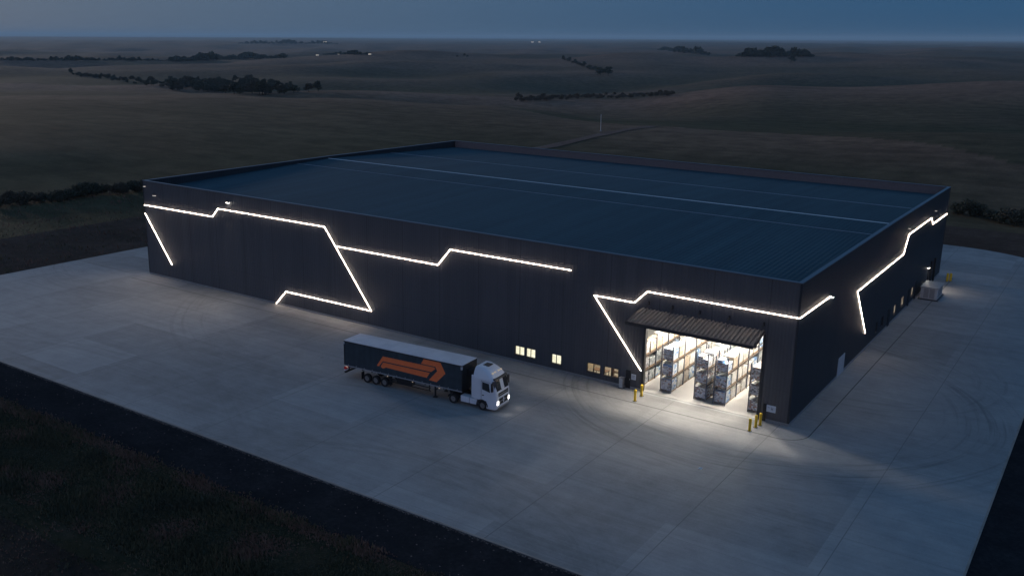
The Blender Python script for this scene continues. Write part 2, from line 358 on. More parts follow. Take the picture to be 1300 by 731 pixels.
TT = np.geomspace(60, 30000, 900)
def at(px, py):
    """where the line of sight through a picture point meets the land"""
    r = ray(px, py); T = TT
    for _ in range(2):
        P = CAM + T[:, None]*r; under = np.nonzero(P[:, 2] < height(P[:, 0], P[:, 1]))[0]
        if len(under) == 0: P = CAM + r*9000; return P[0], P[1], float(height(P[0], P[1])[0])
        k = under[0]
        if k == 0: break
        T = np.linspace(T[k-1], T[k], 40)
    P = CAM + r*T[k]; return P[0], P[1], float(height(P[0], P[1])[0])
def build_land():
    aI = np.linspace(AZC[0]-.25, AZC[-1]+.2, 520); aO = np.linspace(AZC[-1]+.2, AZC[0]-.25+2*math.pi, 60)[1:-1]
    A = np.concatenate([aI, aO]); nA = len(A)
    R = np.concatenate([[0.5], np.geomspace(10, 60000, 520)]); nR = len(R)
    g = np.add.outer(np.zeros(nR), A); rr = np.multiply.outer(R, np.ones(nA))
    X = CAM[0]+rr*np.sin(g); Y = CAM[1]+rr*np.cos(g); Z = height(X.ravel(), Y.ravel())
    V = np.stack([X.ravel(), Y.ravel(), Z], 1)
    i = np.arange(nR-1)[:, None]*nA; j = np.arange(nA)[None, :]; j2 = (j+1) % nA
    Q = np.stack([i+j, i+nA+j, i+nA+j2, i+j2], 2).reshape(-1, 4)
    me = D.meshes.new('ground'); me.vertices.add(len(V)); me.vertices.foreach_set('co', V.ravel())
    me.loops.add(Q.size); me.loops.foreach_set('vertex_index', Q.ravel()[::1].astype(np.int32))
    me.polygons.add(len(Q)); me.polygons.foreach_set('loop_start', np.arange(0, Q.size, 4, dtype=np.int32))
    me.update(calc_edges=True); me.validate()
    me.polygons.foreach_set('use_smooth', [True]*len(me.polygons))
    # dryness of the grass from field to field, with slope shading painted into it
    x, y = V[:, 0], V[:, 1]; dist = np.hypot(x-CAM[0], y-CAM[1])
    az_ = np.arctan2(x-CAM[0], y-CAM[1]); edges = [np.full(len(x), 120.0)]
    for bb, wob_ in (([505, 505, 508, 512, 352, 345, 262], .0), ([1250, 1150, 868, 770, 800, 862, 905], .03), ([2350, 2300, 2250, 2300, 2300, 2300, 2300], .05), ([6100]*7, .08)):
        edges.append(np.interp(az_, AZC, bb)*(1+wob_*gnoise(az_*14, az_*0, 41)))
    # fields drier with distance, each painted with shading: dark foot, light brow
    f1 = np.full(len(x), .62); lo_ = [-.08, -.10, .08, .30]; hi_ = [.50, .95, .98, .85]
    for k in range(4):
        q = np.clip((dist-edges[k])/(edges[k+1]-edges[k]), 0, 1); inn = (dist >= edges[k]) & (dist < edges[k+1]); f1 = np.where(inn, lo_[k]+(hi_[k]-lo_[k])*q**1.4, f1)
    f1 = f1 + gnoise(x/260, y/260, 9)*.10 + gnoise(x/900, y/900, 12)*.12*np.clip(dist/2000, 0, 1) - .12
    f1 = f1 + np.where(gnoise(x/1500+3, y/420, 31) > .6, .35, 0)*np.clip((dist-1800)/800, 0, 1)
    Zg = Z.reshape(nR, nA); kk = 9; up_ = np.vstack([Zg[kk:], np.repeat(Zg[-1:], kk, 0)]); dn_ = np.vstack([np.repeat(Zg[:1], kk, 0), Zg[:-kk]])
    cr = (Zg-(up_+dn_)/2)/(R[:, None]*.0035+.3); cr[R < 240] = 0        # relief shading painted in: crests lighter, hollows darker
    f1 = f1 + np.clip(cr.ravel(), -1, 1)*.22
    at_ = me.attributes.new('dry', 'FLOAT', 'POINT'); at_.data.foreach_set('value', np.clip(f1+.22, 0, 1).astype(np.float32))  # holds field dryness together with the painted slope shading
    m, t, p = newmat('grassland'); v, xyz = objxyz(t)
    dry = N(t, 'ShaderNodeAttribute', attribute_name='dry').outputs['Fac']  # also carries the hill shading into the grass colour
    n1, n2, n3 = noise_(t, v, .012, 6, .6), noise_(t, v, .12, 6, .65), noise_(t, v, 1.1, 5, .75)
    # furrows and grazing lines that follow the slope
    mp = N(t, 'ShaderNodeMapping'); mp.inputs['Rotation'].default_value = (0, 0, .5); mp.inputs['Scale'].default_value = (.012, .22, .5); t.links.new(v, mp.inputs[0])
    fur = noise_(t, mp.outputs[0], 1.0, 6, .7)
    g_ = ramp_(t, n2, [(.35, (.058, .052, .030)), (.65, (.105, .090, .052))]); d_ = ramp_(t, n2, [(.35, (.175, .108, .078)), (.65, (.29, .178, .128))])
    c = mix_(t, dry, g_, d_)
    f = math_(t, 'ADD', math_(t, 'MULTIPLY', n1, .5), math_(t, 'ADD', math_(t, 'MULTIPLY', n3, .42), math_(t, 'MULTIPLY', fur, .5)))
    c = mix_(t, 1.0, c, ramp_(t, f, [(.5, (.52, .52, .52)), (.95, (1.25, 1.22, 1.18))]), 'MULTIPLY')
    t.links.new(c, p.inputs['Base Color']); p.inputs['Roughness'].default_value = 1; p.inputs['Specular IOR Level'].default_value = .05
    bump_(t, p, math_(t, 'ADD', math_(t, 'MULTIPLY', n3, .6), math_(t, 'MULTIPLY', fur, .7)), .9, .5)
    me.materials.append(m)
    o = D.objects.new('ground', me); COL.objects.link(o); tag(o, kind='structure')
build_land()
# ------------------------------------------------------------------ the yard
def rrect(x0, x1, y0, y1, r0, k=14, rs=None):
    pts = []; rs = rs or [r0]*4
    for r, (sx, sy, a0) in zip(rs, ((1, -1, -90), (1, 1, 0), (-1, 1, 90), (-1, -1, 180))):
        cx = x1-r if sx > 0 else x0+r; cy = y1-r if sy > 0 else y0+r
        for i in range(k+1):
            a = math.radians(a0+90*i/k); pts.append((cx+r*math.cos(a), cy+r*math.sin(a)))
    return pts
PX0, PX1, PY0, PY1 = -101, 16.4, -30.3, 90.6
def sheet(name, poly, z, m, thick=0):
    b = MB(); b.prism(poly, z-thick if thick else z-.02, z, 0); o = b.build(name, m); tag(o, kind='structure'); return o
sheet('dirt_ground', rrect(PX0-22, PX1+30, -36, PY1+19, 14), -.075, M['dirt'])
sheet('ploughed_field', [(-170, -150), (90, -150), (90, -44.6), (20, -44.6), (-30, -45.2), (-110, -44.0), (-170, -43.5)], -.065, M['field_dark'])
sheet('verge_soil_strip', [(-170, -46.5), (90, -46.5), (90, -34.2), (-10, -34.6), (-60, -34.1), (-110, -34.6), (-170, -33.6)], -.055, M['verge'])
sheet('gravel_strip', [(-104, -35.4), (PX1+26, -35.4), (PX1+26, PY1-30), (PX1-1, PY1-22), (PX1-1, PY0+1), (-104, PY0+1)], -.045, M['gravel'])
sheet('concrete_pad', rrect(PX0, PX1, PY0, PY1, 17, rs=[4, 17, 20, 6]), 0.0, M['concrete'], .11)
def ribbon(name, path, w, z, m, kind='structure'):
    b = MB(); P = [Vector((*p, 0)) for p in path]
    for i in range(len(P)-1):
        d = (P[i+1]-P[i]).normalized(); n = Vector((-d.y, d.x, 0))*w/2
        d2 = (P[min(i+2, len(P)-1)]-P[i+1]); d2 = d2.normalized() if d2.length > 0 else d
        d0 = (P[i]-P[i-1]).normalized() if i else d
        na = Vector((-(d+d0).y, (d+d0).x, 0)).normalized()*w/2; nb = Vector((-(d+d2).y, (d+d2).x, 0)).normalized()*w/2
        b.quad(*[(q.x, q.y, z) for q in (P[i]-na, P[i+1]-nb, P[i+1]+nb, P[i]+na)])
    o = b.build(name, m)
    if kind: tag(o, kind=kind)
    return o
arc = [(0.0+2.1*math.cos(a), -0.9+2.1*math.sin(a)-0.0) for a in [math.radians(-90+i*9) for i in range(11)]]
kerb = [(-86.5, -2.75), (-40, -2.8), (-14, -3.0), (-1.6, -3.0)] + [(x, y) for x, y in arc] + [(2.1, 4), (2.1, 50), (2.1, 66)]
M['joint'] = mat('sealed_joint', (.09, .09, .09), .9, var=.3, vscale=2)
ribbon('apron_joint', kerb, .10, .008, M['joint'])
M['edge'] = mat('worn_slab_edge', (.30, .255, .22), .9, var=.35, vscale=.7)
ribbon('slab_edge', [(PX0+7, PY0+.075), (PX1-4.2, PY0+.075)], .13, .009, M['edge'])
ribbon('slab_edge', [(PX1-.075, PY0+4.2), (PX1-.075, PY1-17.5)], .13, .009, M['edge'])
# tyre scrub at the doorway threshold and dusty wall foot
ribbon('door_threshold', [(-13.6, -.25), (-2.75, -.25)], .28, .012, M['steel'])
# ------------------------------------------------------------------ warehouse
L, WD, HT = 86.5, 67.47, 12.48
B = empty('warehouse', (-L/2, WD/2, 0)); tag(B, 'long low dark grey steel warehouse with glowing angular light lines and one open doorway', 'warehouse')
B.location = (0, 0, 0)
def wall(name, u0, u1, z0, z1, holes, mp, m_in, thick=.28, ztop=None):
    """wall sheet with real openings. mp(u, depth, z) -> point; ztop(u) gives a sloping top"""
    b = MB(); us = sorted({u0, u1} | {h[0] for h in holes} | {h[1] for h in holes} | ({(u0+u1)/2} if ztop else set()))
    zs = sorted({z0, z1} | {h[2] for h in holes} | {h[3] for h in holes})
    inh = lambda u, z: any(h[0] < u < h[1] and h[2] < z < h[3] for h in holes)
    T = lambda u, z: ztop(u) if (ztop and z == z1) else z
    for a, c in zip(us, us[1:]):
        for e_, f_ in zip(zs, zs[1:]):
            if inh((a+c)/2, (e_+f_)/2): continue
            b.quad(mp(a, 0, T(a, e_)), mp(c, 0, T(c, e_)), mp(c, 0, T(c, f_)), mp(a, 0, T(a, f_)), 0)
            b.quad(mp(a, thick, T(a, e_)), mp(a, thick, T(a, f_)), mp(c, thick, T(c, f_)), mp(c, thick, T(c, e_)), 1)
    for h in holes:
        a, c, e_, f_ = h
        b.quad(mp(a, 0, e_), mp(a, thick, e_), mp(a, thick, f_), mp(a, 0, f_), 2); b.quad(mp(c, 0, e_), mp(c, 0, f_), mp(c, thick, f_), mp(c, thick, e_), 2)
        b.quad(mp(a, 0, f_), mp(a, thick, f_), mp(c, thick, f_), mp(c, 0, f_), 2)
        if e_ > z0: b.quad(mp(a, 0, e_), mp(c, 0, e_), mp(c, thick, e_), mp(a, thick, e_), 2)
    for a, c in zip(us, us[1:]): b.quad(mp(a, 0, T(a, z1)), mp(c, 0, T(c, z1)), mp(c, thick, T(c, z1)), mp(a, thick, T(a, z1)), 0)
    for u in (u0, u1): b.quad(mp(u, 0, z0), mp(u, thick, z0), mp(u, thick, T(u, z1)), mp(u, 0, T(u, z1)), 0)
    return b.build(name, [m_in, m_in if name == 'end_wall' else M['inner'], M['trim']], B)
WIN = [(-27.95, -26.80, .72, 1.66), (-26.62, -25.50, .72, 1.66), (-23.66, -22.52, .70, 1.67), (-19.66, -18.20, .70, 1.62), (-17.82, -16.26, .70, 1.62)]
DOOR = (-13.72, -2.72, 0.0, 7.55)
gable = lambda u: HT + .12*(1-abs(u-WD/2)/(WD/2))
front = wall('front_wall', -L, 0, 0, HT, [DOOR] + WIN, lambda u, d, z: (u, d, z), M['wall_front'])
RWIN = [(38.7, 39.9, .75, 1.85), (42.7, 44.2, .8, 1.95), (48.3, 49.6, .85, 2.0)]
RDARK = [(29.9, 30.8, .7, 1.9), (32.2, 33.6, .7, 1.9)]
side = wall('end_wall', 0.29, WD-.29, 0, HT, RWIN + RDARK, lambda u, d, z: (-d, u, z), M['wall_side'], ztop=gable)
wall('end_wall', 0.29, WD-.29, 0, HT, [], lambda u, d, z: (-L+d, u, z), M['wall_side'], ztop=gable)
wall('back_wall', -L, 0, 0, HT, [], lambda u, d, z: (u, WD-d, z), M['wall_front'])
# capping on the parapets
b = MB(); b.box(-L-.05, .05, -.06, .36, HT+.003, HT+.09); b.box(-L-.05, .05, WD-.36, WD+.06, HT+.003, HT+.09)
for x0, x1 in ((-L-.05, -L+.36), (-.36, .05)):
    for (ya, yb) in ((.36, WD/2), (WD/2, WD-.36)):
        za, zb = gable(ya)+.004, gable(yb)+.004
        b.prism([(ya, za), (yb, zb), (yb, zb+.085), (ya, za+.085)], x0, x1, 0, 'x')
b.build('parapet_capping', M['cap'], B)
RZ0, RZR = HT-1.12, HT-.14
b = MB(); i0, i1 = .29, WD-.29; mid_ = WD/2
for ya, yb, za, zb in ((i0, mid_, RZ0, RZR), (mid_, i1, RZR, RZ0)):
    b.prism([(ya, za-.12), (yb, zb-.12), (yb, zb), (ya, za)], -L+.29, -.29, 0, 'x')
roof = b.build('roof', M['roof'], B)
rz = lambda y: RZ0 + (RZR-RZ0)*(1-abs(y-mid_)/(mid_-i0))
M['ridge'] = mat('ridge_flashing', (.62, .64, .66), .45, var=.1, vscale=.7); M['ridge2'] = mat('roof_joint', (.22, .27, .33), .5, var=.2, vscale=.5)
b = MB(); b.prism([(mid_-.17, RZR+.012), (mid_, RZR+.06), (mid_+.17, RZR+.012)], -L+.4, -.4, 0, 'x'); b.build('ridge_cap', M['ridge'], roof)
for y, w in ((27.0, .075), (48.8, .09)):
    b = MB(); b.box(-L+.4, -.4, y-w, y+w, rz(y)+.01, rz(y)+.045); b.build('roof_cable_tray', M['ridge2'], roof)
b = MB(); b.box(-L+.3, -.3, .3, 1.0, HT-1.4, HT-1.17); b.build('gutter', M['trim'], roof)
# plinth line and corner flashings
b = MB(); b.box(-L-.03, DOOR[0]-.02, -.03, .02, .004, .22); b.box(DOOR[1]+.02, .03, -.03, .02, .004, .22); b.box(-.02, .03, .02, WD, .004, .22)
b.build('plinth', M['steel'], B)
b = MB()
for x, y in ((0, 0), (-L, 0), (0, WD)):
    b = MB(); b.box(x-.13, x+.035, y-.035, y+.13, .23, HT) if x == 0 and y == 0 else b.box(x-.035, x+.06, y-.035, y+.06, .23, HT-.01)
    b.build('corner_flashing', M['wall_side'], B)
# light lines
def led(path, axis, w=.042, name='light_line'):
    b = MB(); bk = MB()
    def mp(u, z, d): return (u, -d, z) if axis == 'x' else (d, u, z)
    for i in range(len(path)-1):
        (ua, za), (ub, zb) = path[i], path[i+1]; du, dz = ub-ua, zb-za; l = math.hypot(du, dz); nu, nz = -dz/l*w/2, du/l*w/2
        eu, ez = du/l*w*.35, dz/l*w*.35; ua -= eu; za -= ez; ub += eu; zb += ez
        for bb, s_, d0, d1 in ((b, 1.0, .062, .095), (bk, 1.45, .0, .060)):
            q = [(ua-nu*s_, za-nz*s_), (ub-nu*s_, zb-nz*s_), (ub+nu*s_, zb+nz*s_), (ua+nu*s_, za+nz*s_)]
            d0_, d1_ = d0+i*.0008, d1+i*.0011
            A_ = [mp(*k, d0_) for k in q]; C_ = [mp(*k, d1_) for k in q]
            bb.poly(C_); bb.poly(A_[::-1])
            for k in range(4): bb.quad(A_[k], A_[(k+1) % 4], C_[(k+1) % 4], C_[k])
    o = b.build(name, M['led'], B); bk.build('channel', M['trim'], o); return o
FP1 = [(-86.42, 9.32), (-72.9, 9.38), (-71.85, 10.5), (-53.8, 10.5), (-47.0, 1.86), (-60.45, 1.86), (-62.2, .12)]
led(FP1, 'x'); led([(-86.4, 8.22), (-81.6, 2.0)], 'x'); led([(-52.0, 8.5), (-37.65, 8.5), (-36.05, 10.36), (-21.75, 10.36)], 'x')
led([(-13.92, 2.0), (-19.12, 8.34), (-14.95, 8.36), (-13.72, 9.6), (.1, 9.6)], 'x'); led([(-.02, 9.58), (9.1, 9.5)], 'y')
led([(24.75, 2.05), (19.15, 7.78), (39.95, 7.85), (41.8, 9.92), (55.4, 9.92), (56.95, 8.9), (67.3, 8.8)], 'y')
# wall lamps
def wall_lamp(x, y, z, axis, lens, power=0, size=.26):
    p = MB(); q = MB()
    s = size
    if axis == 'x': p.box(x-s, x+s, y-.30, y, z, z+.12, c=0.03); q.box(x-s*.8, x+s*.8, y-.27, y-.05, z-.05, z-.003)
    else: p.box(x, x+.30, y-s, y+s, z, z+.12, c=.03); q.box(x+.05, x+.27, y-s*.8, y+s*.8, z-.05, z-.003)
    o = p.build('wall_lamp', M['trim'], B); q.build('lens', lens, o)
    if power:
        l = D.lights.new('wall_lamp_light', 'SPOT'); l.energy = power; l.spot_size = math.radians(110); l.spot_blend = 1; l.shadow_soft_size = .15; l.color = (1, .86, .70)
        lo = D.objects.new('lamp_light', l); COL.objects.link(lo); lo.parent = o
        lo.location = (x, y-.5, z-.1) if axis == 'x' else (x+.5, y, z-.1)
        lo.rotation_euler = (math.radians(-40), 0, 0) if axis == 'x' else (0, math.radians(-40), 0)
wall_lamp(-84.1, 0, 10.85, 'x', M['led_dim'], 700); wall_lamp(-69.86, 0, 11.5, 'x', M['led_end'], 1500, .22); wall_lamp(-86.0, 0, 11.85, 'x', M['led_dim'], 0, .12)
wall_lamp(0, 9.3, 9.42, 'y', M['led_end'], 150); wall_lamp(0, 57.9, 2.85, 'y', M['led_end'], 300, .3)
wall_lamp(0, 41.1, 10.8, 'y', M['led_dim'], 0, .18); wall_lamp(0, 57.5, 10.6, 'y', M['led_dim'], 0, .2)
# windows
def glow_mat(name, kind):
    m, t, p = newmat(name); v, xyz = objxyz(t)
    if kind == 'blind':
        sl_ = math_(t, 'SINE', math_(t, 'MULTIPLY', xyz[2], 2*math.pi/.09)); n = noise_(t, v, 3.0, 3)
        f = math_(t, 'ADD', math_(t, 'MULTIPLY', n, .9), math_(t, 'MULTIPLY', sl_, .03)); c = ramp_(t, f, [(.3, (.80, .70, .45)), (.6, (1.0, .94, .76))]); st = 1.7
    else:
        n = noise_(t, v, 2.4, 3); c = ramp_(t, n, [(.4, (.30, .18, .08)), (.6, (1.0, .84, .62))]); st = .38
    t.links.new(c, p.inputs['Emission Color']); p.inputs['Emission Strength'].default_value = st; p.inputs['Base Color'].default_value = (.3, .27, .2, 1)
    return m
M['blind'] = glow_mat('lit_blind', 'blind'); M['dimpane'] = glow_mat('dim_pane', 'pane')
g, t, p = newmat('window_glass'); t.nodes.remove(p); tr = N(t, 'ShaderNodeBsdfTransparent'); gl = N(t, 'ShaderNodeBsdfGlossy'); gl.inputs['Roughness'].default_value = .05
mxs = N(t, 'ShaderNodeMixShader'); mxs.inputs[0].default_value = .12; t.links.new(tr.outputs[0], mxs.inputs[1]); t.links.new(gl.outputs[0], mxs.inputs[2]); t.links.new(mxs.outputs[0], t.nodes['Material Output'].inputs[0])
tr.inputs[0].default_value = (.9, .92, .92, 1); M['glass'] = g
M['darkglass'] = mat('dark_glass', (.02, .025, .03), .12, spec=.8)
M['curtain_pale'] = mat('grey_frame', (.3, .3, .3), .5, var=.1)
def window(a, c, e_, f_, axis, pane, lab=None, blind=False):
    mp = (lambda u, d, z: (u, d, z)) if axis == 'x' else (lambda u, d, z: (-d, u, z))
    def bx(b, u0, u1, d0, d1, z0, z1):
        if axis == 'x': b.box(u0, u1, d0, d1, z0, z1)
        else: b.box(-d1, -d0, u0, u1, z0, z1)
    w = MB(); t_ = .045; m_ = (a+c)/2
    for q in ((a+.003, a+t_, e_+.003, f_-.003), (c-t_, c-.003, e_+.003, f_-.003), (a+t_, c-t_, e_+.003, e_+t_), (a+t_, c-t_, f_-t_, f_-.003), (m_-.028, m_+.028, e_+t_, f_-t_)):
        bx(w, q[0], q[1], .06, .13, q[2], q[3])
    wo_ = w.build('window', M['trim'], B)
    if lab: wo_['label'] = lab
    q = MB(); bx(q, a+t_, c-t_, .09, .10, e_+t_, f_-t_); q.build('pane', pane, wo_)
    q = MB(); bx(q, a-.04, c+.04, -.07, .05, e_-.05, e_-.003); q.build('sill', M['trim'], wo_)
    if blind:
        q = MB(); bx(q, a-.1, c+.1, .32, .34, e_-.2, f_+.2); q.build('blind', M['blind'], wo_)
for i, h in enumerate(WIN[:3]): window(*h, 'x', M['glass'], 'two-pane window with lit cream blind', True)
for h in WIN[3:]: window(*h, 'x', M['glass'], 'two-pane window onto a lit office')
for h in RWIN: window(*h, 'y', M['dimpane'], 'dimly lit narrow window')
for h in RDARK: window(*h, 'y', M['darkglass'], 'dark window')
# office behind the two clear windows
b = MB(); x0, x1, y0, y1, z1 = -20.6, -15.3, .31, 4.2, 2.7
b.box(x0, x1, y0, y1, .01, .05, 1); b.box(x0, x1, y1, y1+.1, .01, z1); b.box(x0-.1, x0, y0, y1, .01, z1); b.box(x1, x1+.1, y0, y1, .01, z1); b.box(x0-.1, x1+.1, y0, y1+.1, z1, z1+.08)
M['offwall'] = mat('office_wall', (.62, .52, .38), .8, var=.1); M['offfloor'] = mat('office_floor', (.4, .36, .3), .6, var=.15); M['wood'] = mat('brown_wood', (.22, .11, .05), .5, var=.3, vscale=6)
b.build('office_room', [M['offwall'], M['offfloor']], B)
ol = D.lights.new('office_light', 'AREA'); ol.shape = 'RECTANGLE'; ol.size = 4; ol.size_y = 2.2; ol.energy = 150; ol.color = (1, .88, .70)
oo = D.objects.new('office_light', ol); COL.objects.link(oo); oo.location = (-18, 2.2, 2.6); oo.parent = B
dk = MB(); dk.box(-19.4, -17.9, .7, 1.45, .70, .76, c=.02)
dsk = dk.build('desk', M['wood']); tag(dsk, 'brown wooden desk inside the lit office behind the windows', 'desk')
for x in (-19.35, -18.0):
    for y in (.75, 1.37): MB().box(x, x+.05, y, y+.05, .05, .70).build('leg', M['trim'], dsk)
sh_ = empty('bookcase', (-16.9, 1.3, .05)); tag(sh_, 'brown shelf unit standing inside the lit office by the right window', 'shelf unit')
MB().box(-.75, -.7, 0, .5, 0, 1.9).build('side_panel', M['wood'], sh_); MB().box(.7, .75, 0, .5, 0, 1.9).build('side_panel', M['wood'], sh_)
f_ = MB()
for z in (.1, .6, 1.1, 1.6, 1.86): f_.box(-.7, .7, 0, .5, z, z+.04)
f_.build('shelf', M['wood'], sh_)
# doors, signs, fittings on the walls
b = MB(); b.box(-15.46, -14.96, -.035, -.003, .02, 1.78); d_ = b.build('service_door', M['black'], B); MB().box(-15.04, -15.0, -.08, -.036, .85, 1.0).build('handle', M['steel'], d_)
M['sign'] = mat('pale_sign', (.60, .66, .72), .5, var=.08, vscale=5); M['ink'] = mat('grey_ink', (.16, .18, .22), .6)
def sign(x0, x1, z0, z1, marks):
    s = MB().box(x0, x1, -.05, -.012, z0, z1).build('wall_sign', M['sign'], B); q = MB()
    for a, c, e_, f_ in marks: q.box(x0+(x1-x0)*a, x0+(x1-x0)*c, -.056, -.052, z0+(z1-z0)*e_, z0+(z1-z0)*f_)
    q.build('lettering', M['ink'], s)
sign(-14.88, -14.42, .95, 1.48, [(.15, .85, .7, .78), (.15, .7, .5, .56), (.15, .8, .3, .36)])
sign(-1.98, -1.18, .92, 1.52, [(.50, .56, .25, .75), (.66, .72, .25, .75), (.56, .66, .45, .53), (.12, .38, .62, .68)])
b = MB(); b.box(-2.26, -1.99, -.10, -.003, .02, 1.55); b.build('cable_duct', M['black'], B)
b = MB(); b.box(.003, .05, 14.8, 17.1, .02, 1.95); b.build('roller_shutter', M['pale'], B)
for y0_, y1_, z in ((35.6, 36.7, 2.1), (46.3, 47.3, 2.2), (50.4, 51.2, 2.4)): MB().box(.003, .05, y0_, y1_, .02, z).build('side_door', M['black'], B)
for y_ in (60.0, 62.5): MB().box(.003, .22, y_, y_+.28, .02, 3.3).build('downpipe', M['black'], B)
MB().box(.003, .10, 58.6, 59.4, .02, 2.6).build('side_door', M['black'], B)
# door frame + canopy
b = MB(); x0, x1, zt = DOOR[0], DOOR[1], DOOR[3]
b.box(x0-.14, x0+.07, -.07, .30, .02, zt-.02); b.box(x1-.07, x1+.14, -.07, .30, .02, zt-.02); b.box(x0-.14, x1+.14, -.07, .30, zt-.018, zt+.2)
b.build('door_frame', M['trim'], B)
def canopy():
    M['canopy'] = mat('canopy_sheet', (.115, .112, .11), .5, metal=.2, var=.15, vscale=2)
    b = MB(); n = 31; ya, yb = -.02, -2.25; za, zb = 7.95, 7.12; xa0, xa1, xb0, xb1 = -14.25, -2.72, -14.72, -2.88
    prof = []
    for i in range(n):
        for f, h in ((0, 0), (.30, 0), (.42, .10), (.78, .10), (.90, 0)): prof.append(((i+f)/n, h))
    prof.append((1, 0))
    for (f0, h0), (f1, h1) in zip(prof, prof[1:]):
        A1 = (xa0+(xa1-xa0)*f0, ya, za+h0); A2 = (xa0+(xa1-xa0)*f1, ya, za+h1); C1 = (xb0+(xb1-xb0)*f0, yb, zb+h0); C2 = (xb0+(xb1-xb0)*f1, yb, zb+h1)
        b.quad(C1, C2, A2, A1); dn = lambda q: (q[0], q[1], q[2]-.02)
        b.quad(dn(A1), dn(A2), dn(C2), dn(C1)); b.quad(dn(C1), dn(C2), C2, C1)
    c = b.build('canopy', M['canopy'], B)
    f = MB(); f.beam((xb0, yb-.03, zb-.07), (xb1, yb-.03, zb-.07), .06, .30); f.beam((xb0, yb, zb-.06), (xa0, ya, za-.06), .06, .18); f.beam((xb1, yb, zb-.06), (xa1, ya, za-.06), .06, .18); f.build('fascia', M['trim'], c)
    for i in range(5):
        x = xa0+.05+(xa1-xa0-.1)*i/4
        g = MB(); g.beam((x, ya-.05, za-1.0), (x, yb+.1, zb-.12), .07); g.beam((x, ya-.05, za-.13), (x, yb+.05, zb-.12), .07); g.beam((x, ya-.045, za-1.1), (x, ya-.045, za-.05), .07); g.build('bracket', M['trim'], c)
    for x in (-13.5, -11.2, -8.6, -5.9, -2.84):
        g = MB(); g.box(x-.08, x+.08, -.08, -.002, 8.42, 8.75); g.beam((x, -.09, 8.6), (x-.03, -.45, 8.42), .05); g.beam((x, -.10, 8.5), (x+.02, -.9, 7.76), .028); g.build('tie_bracket', M['black'], c)
canopy()
# inside floor
M['floor'] = mat('polished_floor', (.42, .41, .40), .35, var=.08, vscale=.8)
b = MB(); b.box(-L+.3, -.3, .12, WD-.3, -.05, .016); b.build('floor_slab', M['floor'], B)
# ---- high bay lamps over the aisles (lit lamps of the place)
hb = 0
AIS = [-13.4, -10.2, -7.6, -5.0, -1.6]
M['lamp'] = mat('bay_lamp_lens', (1, .97, .92), .5, emit=5, ecol=(1, .95, .86))
proto = None
for xi, x in enumerate(AIS[:2] + AIS[3:]):
    for yi, y in enumerate((2.1, 7.5, 12.5, 18.5)):
        if proto is None:
            proto = empty('high_bay_lamp'); MB().box(-.75, .75, -.16, .16, .0, .12, c=.04).build('housing', M['steel'], proto)
            MB().box(-.7, .7, -.12, .12, -.03, -.003).build('lens', M['lamp'], proto); MB().cyl((0, 0, .12), (0, 0, 1.3), .02, k=6).build('rod', M['steel'], proto); o = proto
        else: o = copy_tree(proto)
        o.location = (x, y, 10.0)
        tag(o, f"white linear bay lamp, {['first','second','third','fourth'][yi]} from the doorway over the {['leftmost','second','third','rightmost'][xi]} aisle", 'lamp', 'bay lamps hanging over the rack aisles')
        l = D.lights.new('bay_light', 'AREA' if yi else 'POINT'); l.color = (1, .90, .76)
        if yi: l.shape = 'RECTANGLE'; l.size = 1.4; l.size_y = .3; l.energy = 190; l.spread = math.radians(112)
        else: l.shadow_soft_size = .3; l.energy = 1250
        lo = D.objects.new('bay_light', l); COL.objects.link(lo); lo.parent = o; lo.location = (0, 0, -.05 if yi else -.42)
# ------------------------------------------------------------------ racking and loads
M['orange_beam'] = mat('rack_beam', (.10, .075, .06), .5, var=.2); M['upright'] = mat('rack_upright', (.10, .12, .16), .5, var=.2)
def goods(name, cols, scale=(5, 5, 9), rough=.4, seedv=0, seam=True):
    m, t, p = newmat(name); v, xyz = objxyz(t)
    oi = N(t, 'ShaderNodeObjectInfo'); ad = N(t, 'ShaderNodeVectorMath', operation='ADD'); t.links.new(v, ad.inputs[0]); t.links.new(oi.outputs['Location'], ad.inputs[1])
    mp = N(t, 'ShaderNodeMapping'); mp.inputs['Scale'].default_value = scale; t.links.new(ad.outputs[0], mp.inputs[0])
    vo = N(t, 'ShaderNodeTexVoronoi'); vo.distance = 'CHEBYCHEV'; vo.inputs['Scale'].default_value = 1; vo.inputs['Randomness'].default_value = .8; t.links.new(mp.outputs[0], vo.inputs['Vector'])
    s = N(t, 'ShaderNodeSeparateColor'); t.links.new(vo.outputs['Color'], s.inputs[0])
    r = N(t, 'ShaderNodeValToRGB'); r.color_ramp.interpolation = 'CONSTANT'; el = r.color_ramp.elements; k = len(cols)
    el[0].color = (*cols[0], 1); el[1].position = 1/k; el[1].color = (*cols[1], 1)
    for i in range(2, k): x = el.new(i/k); x.color = (*cols[i], 1)
    t.links.new(s.outputs[0], r.inputs[0])
    n = noise_(t, ad.outputs[0], 9, 3); c = mix_(t, 1.0, r.outputs[0], ramp_(t, n, [(.3, (.75, .75, .75)), (.7, (1.1, 1.1, 1.1))]), 'MULTIPLY')
    t.links.new(c, p.inputs['Base Color']); p.inputs['Roughness'].default_value = rough; bump_(t, p, vo.outputs['Distance'], .5, .05); return m
M['mosaic'] = goods('stacked_mixed_goods', [(.84, .85, .86), (.26, .26, .27), (.76, .79, .84), (.60, .58, .57), (.86, .86, .84), (.50, .34, .28), (.80, .83, .86), (.44, .47, .53)], (6, 6, 7))
M['blue'] = goods('blue_wrapped_goods', [(.22, .38, .64), (.74, .78, .82), (.16, .34, .66), (.80, .82, .84), (.62, .72, .82)], (1.3, 3, 5))
M['cream'] = goods('white_cartons', [(.80, .79, .76), (.72, .71, .68), (.84, .83, .80), (.66, .62, .56), (.82, .81, .79)], (2.4, 2.4, 2.6))
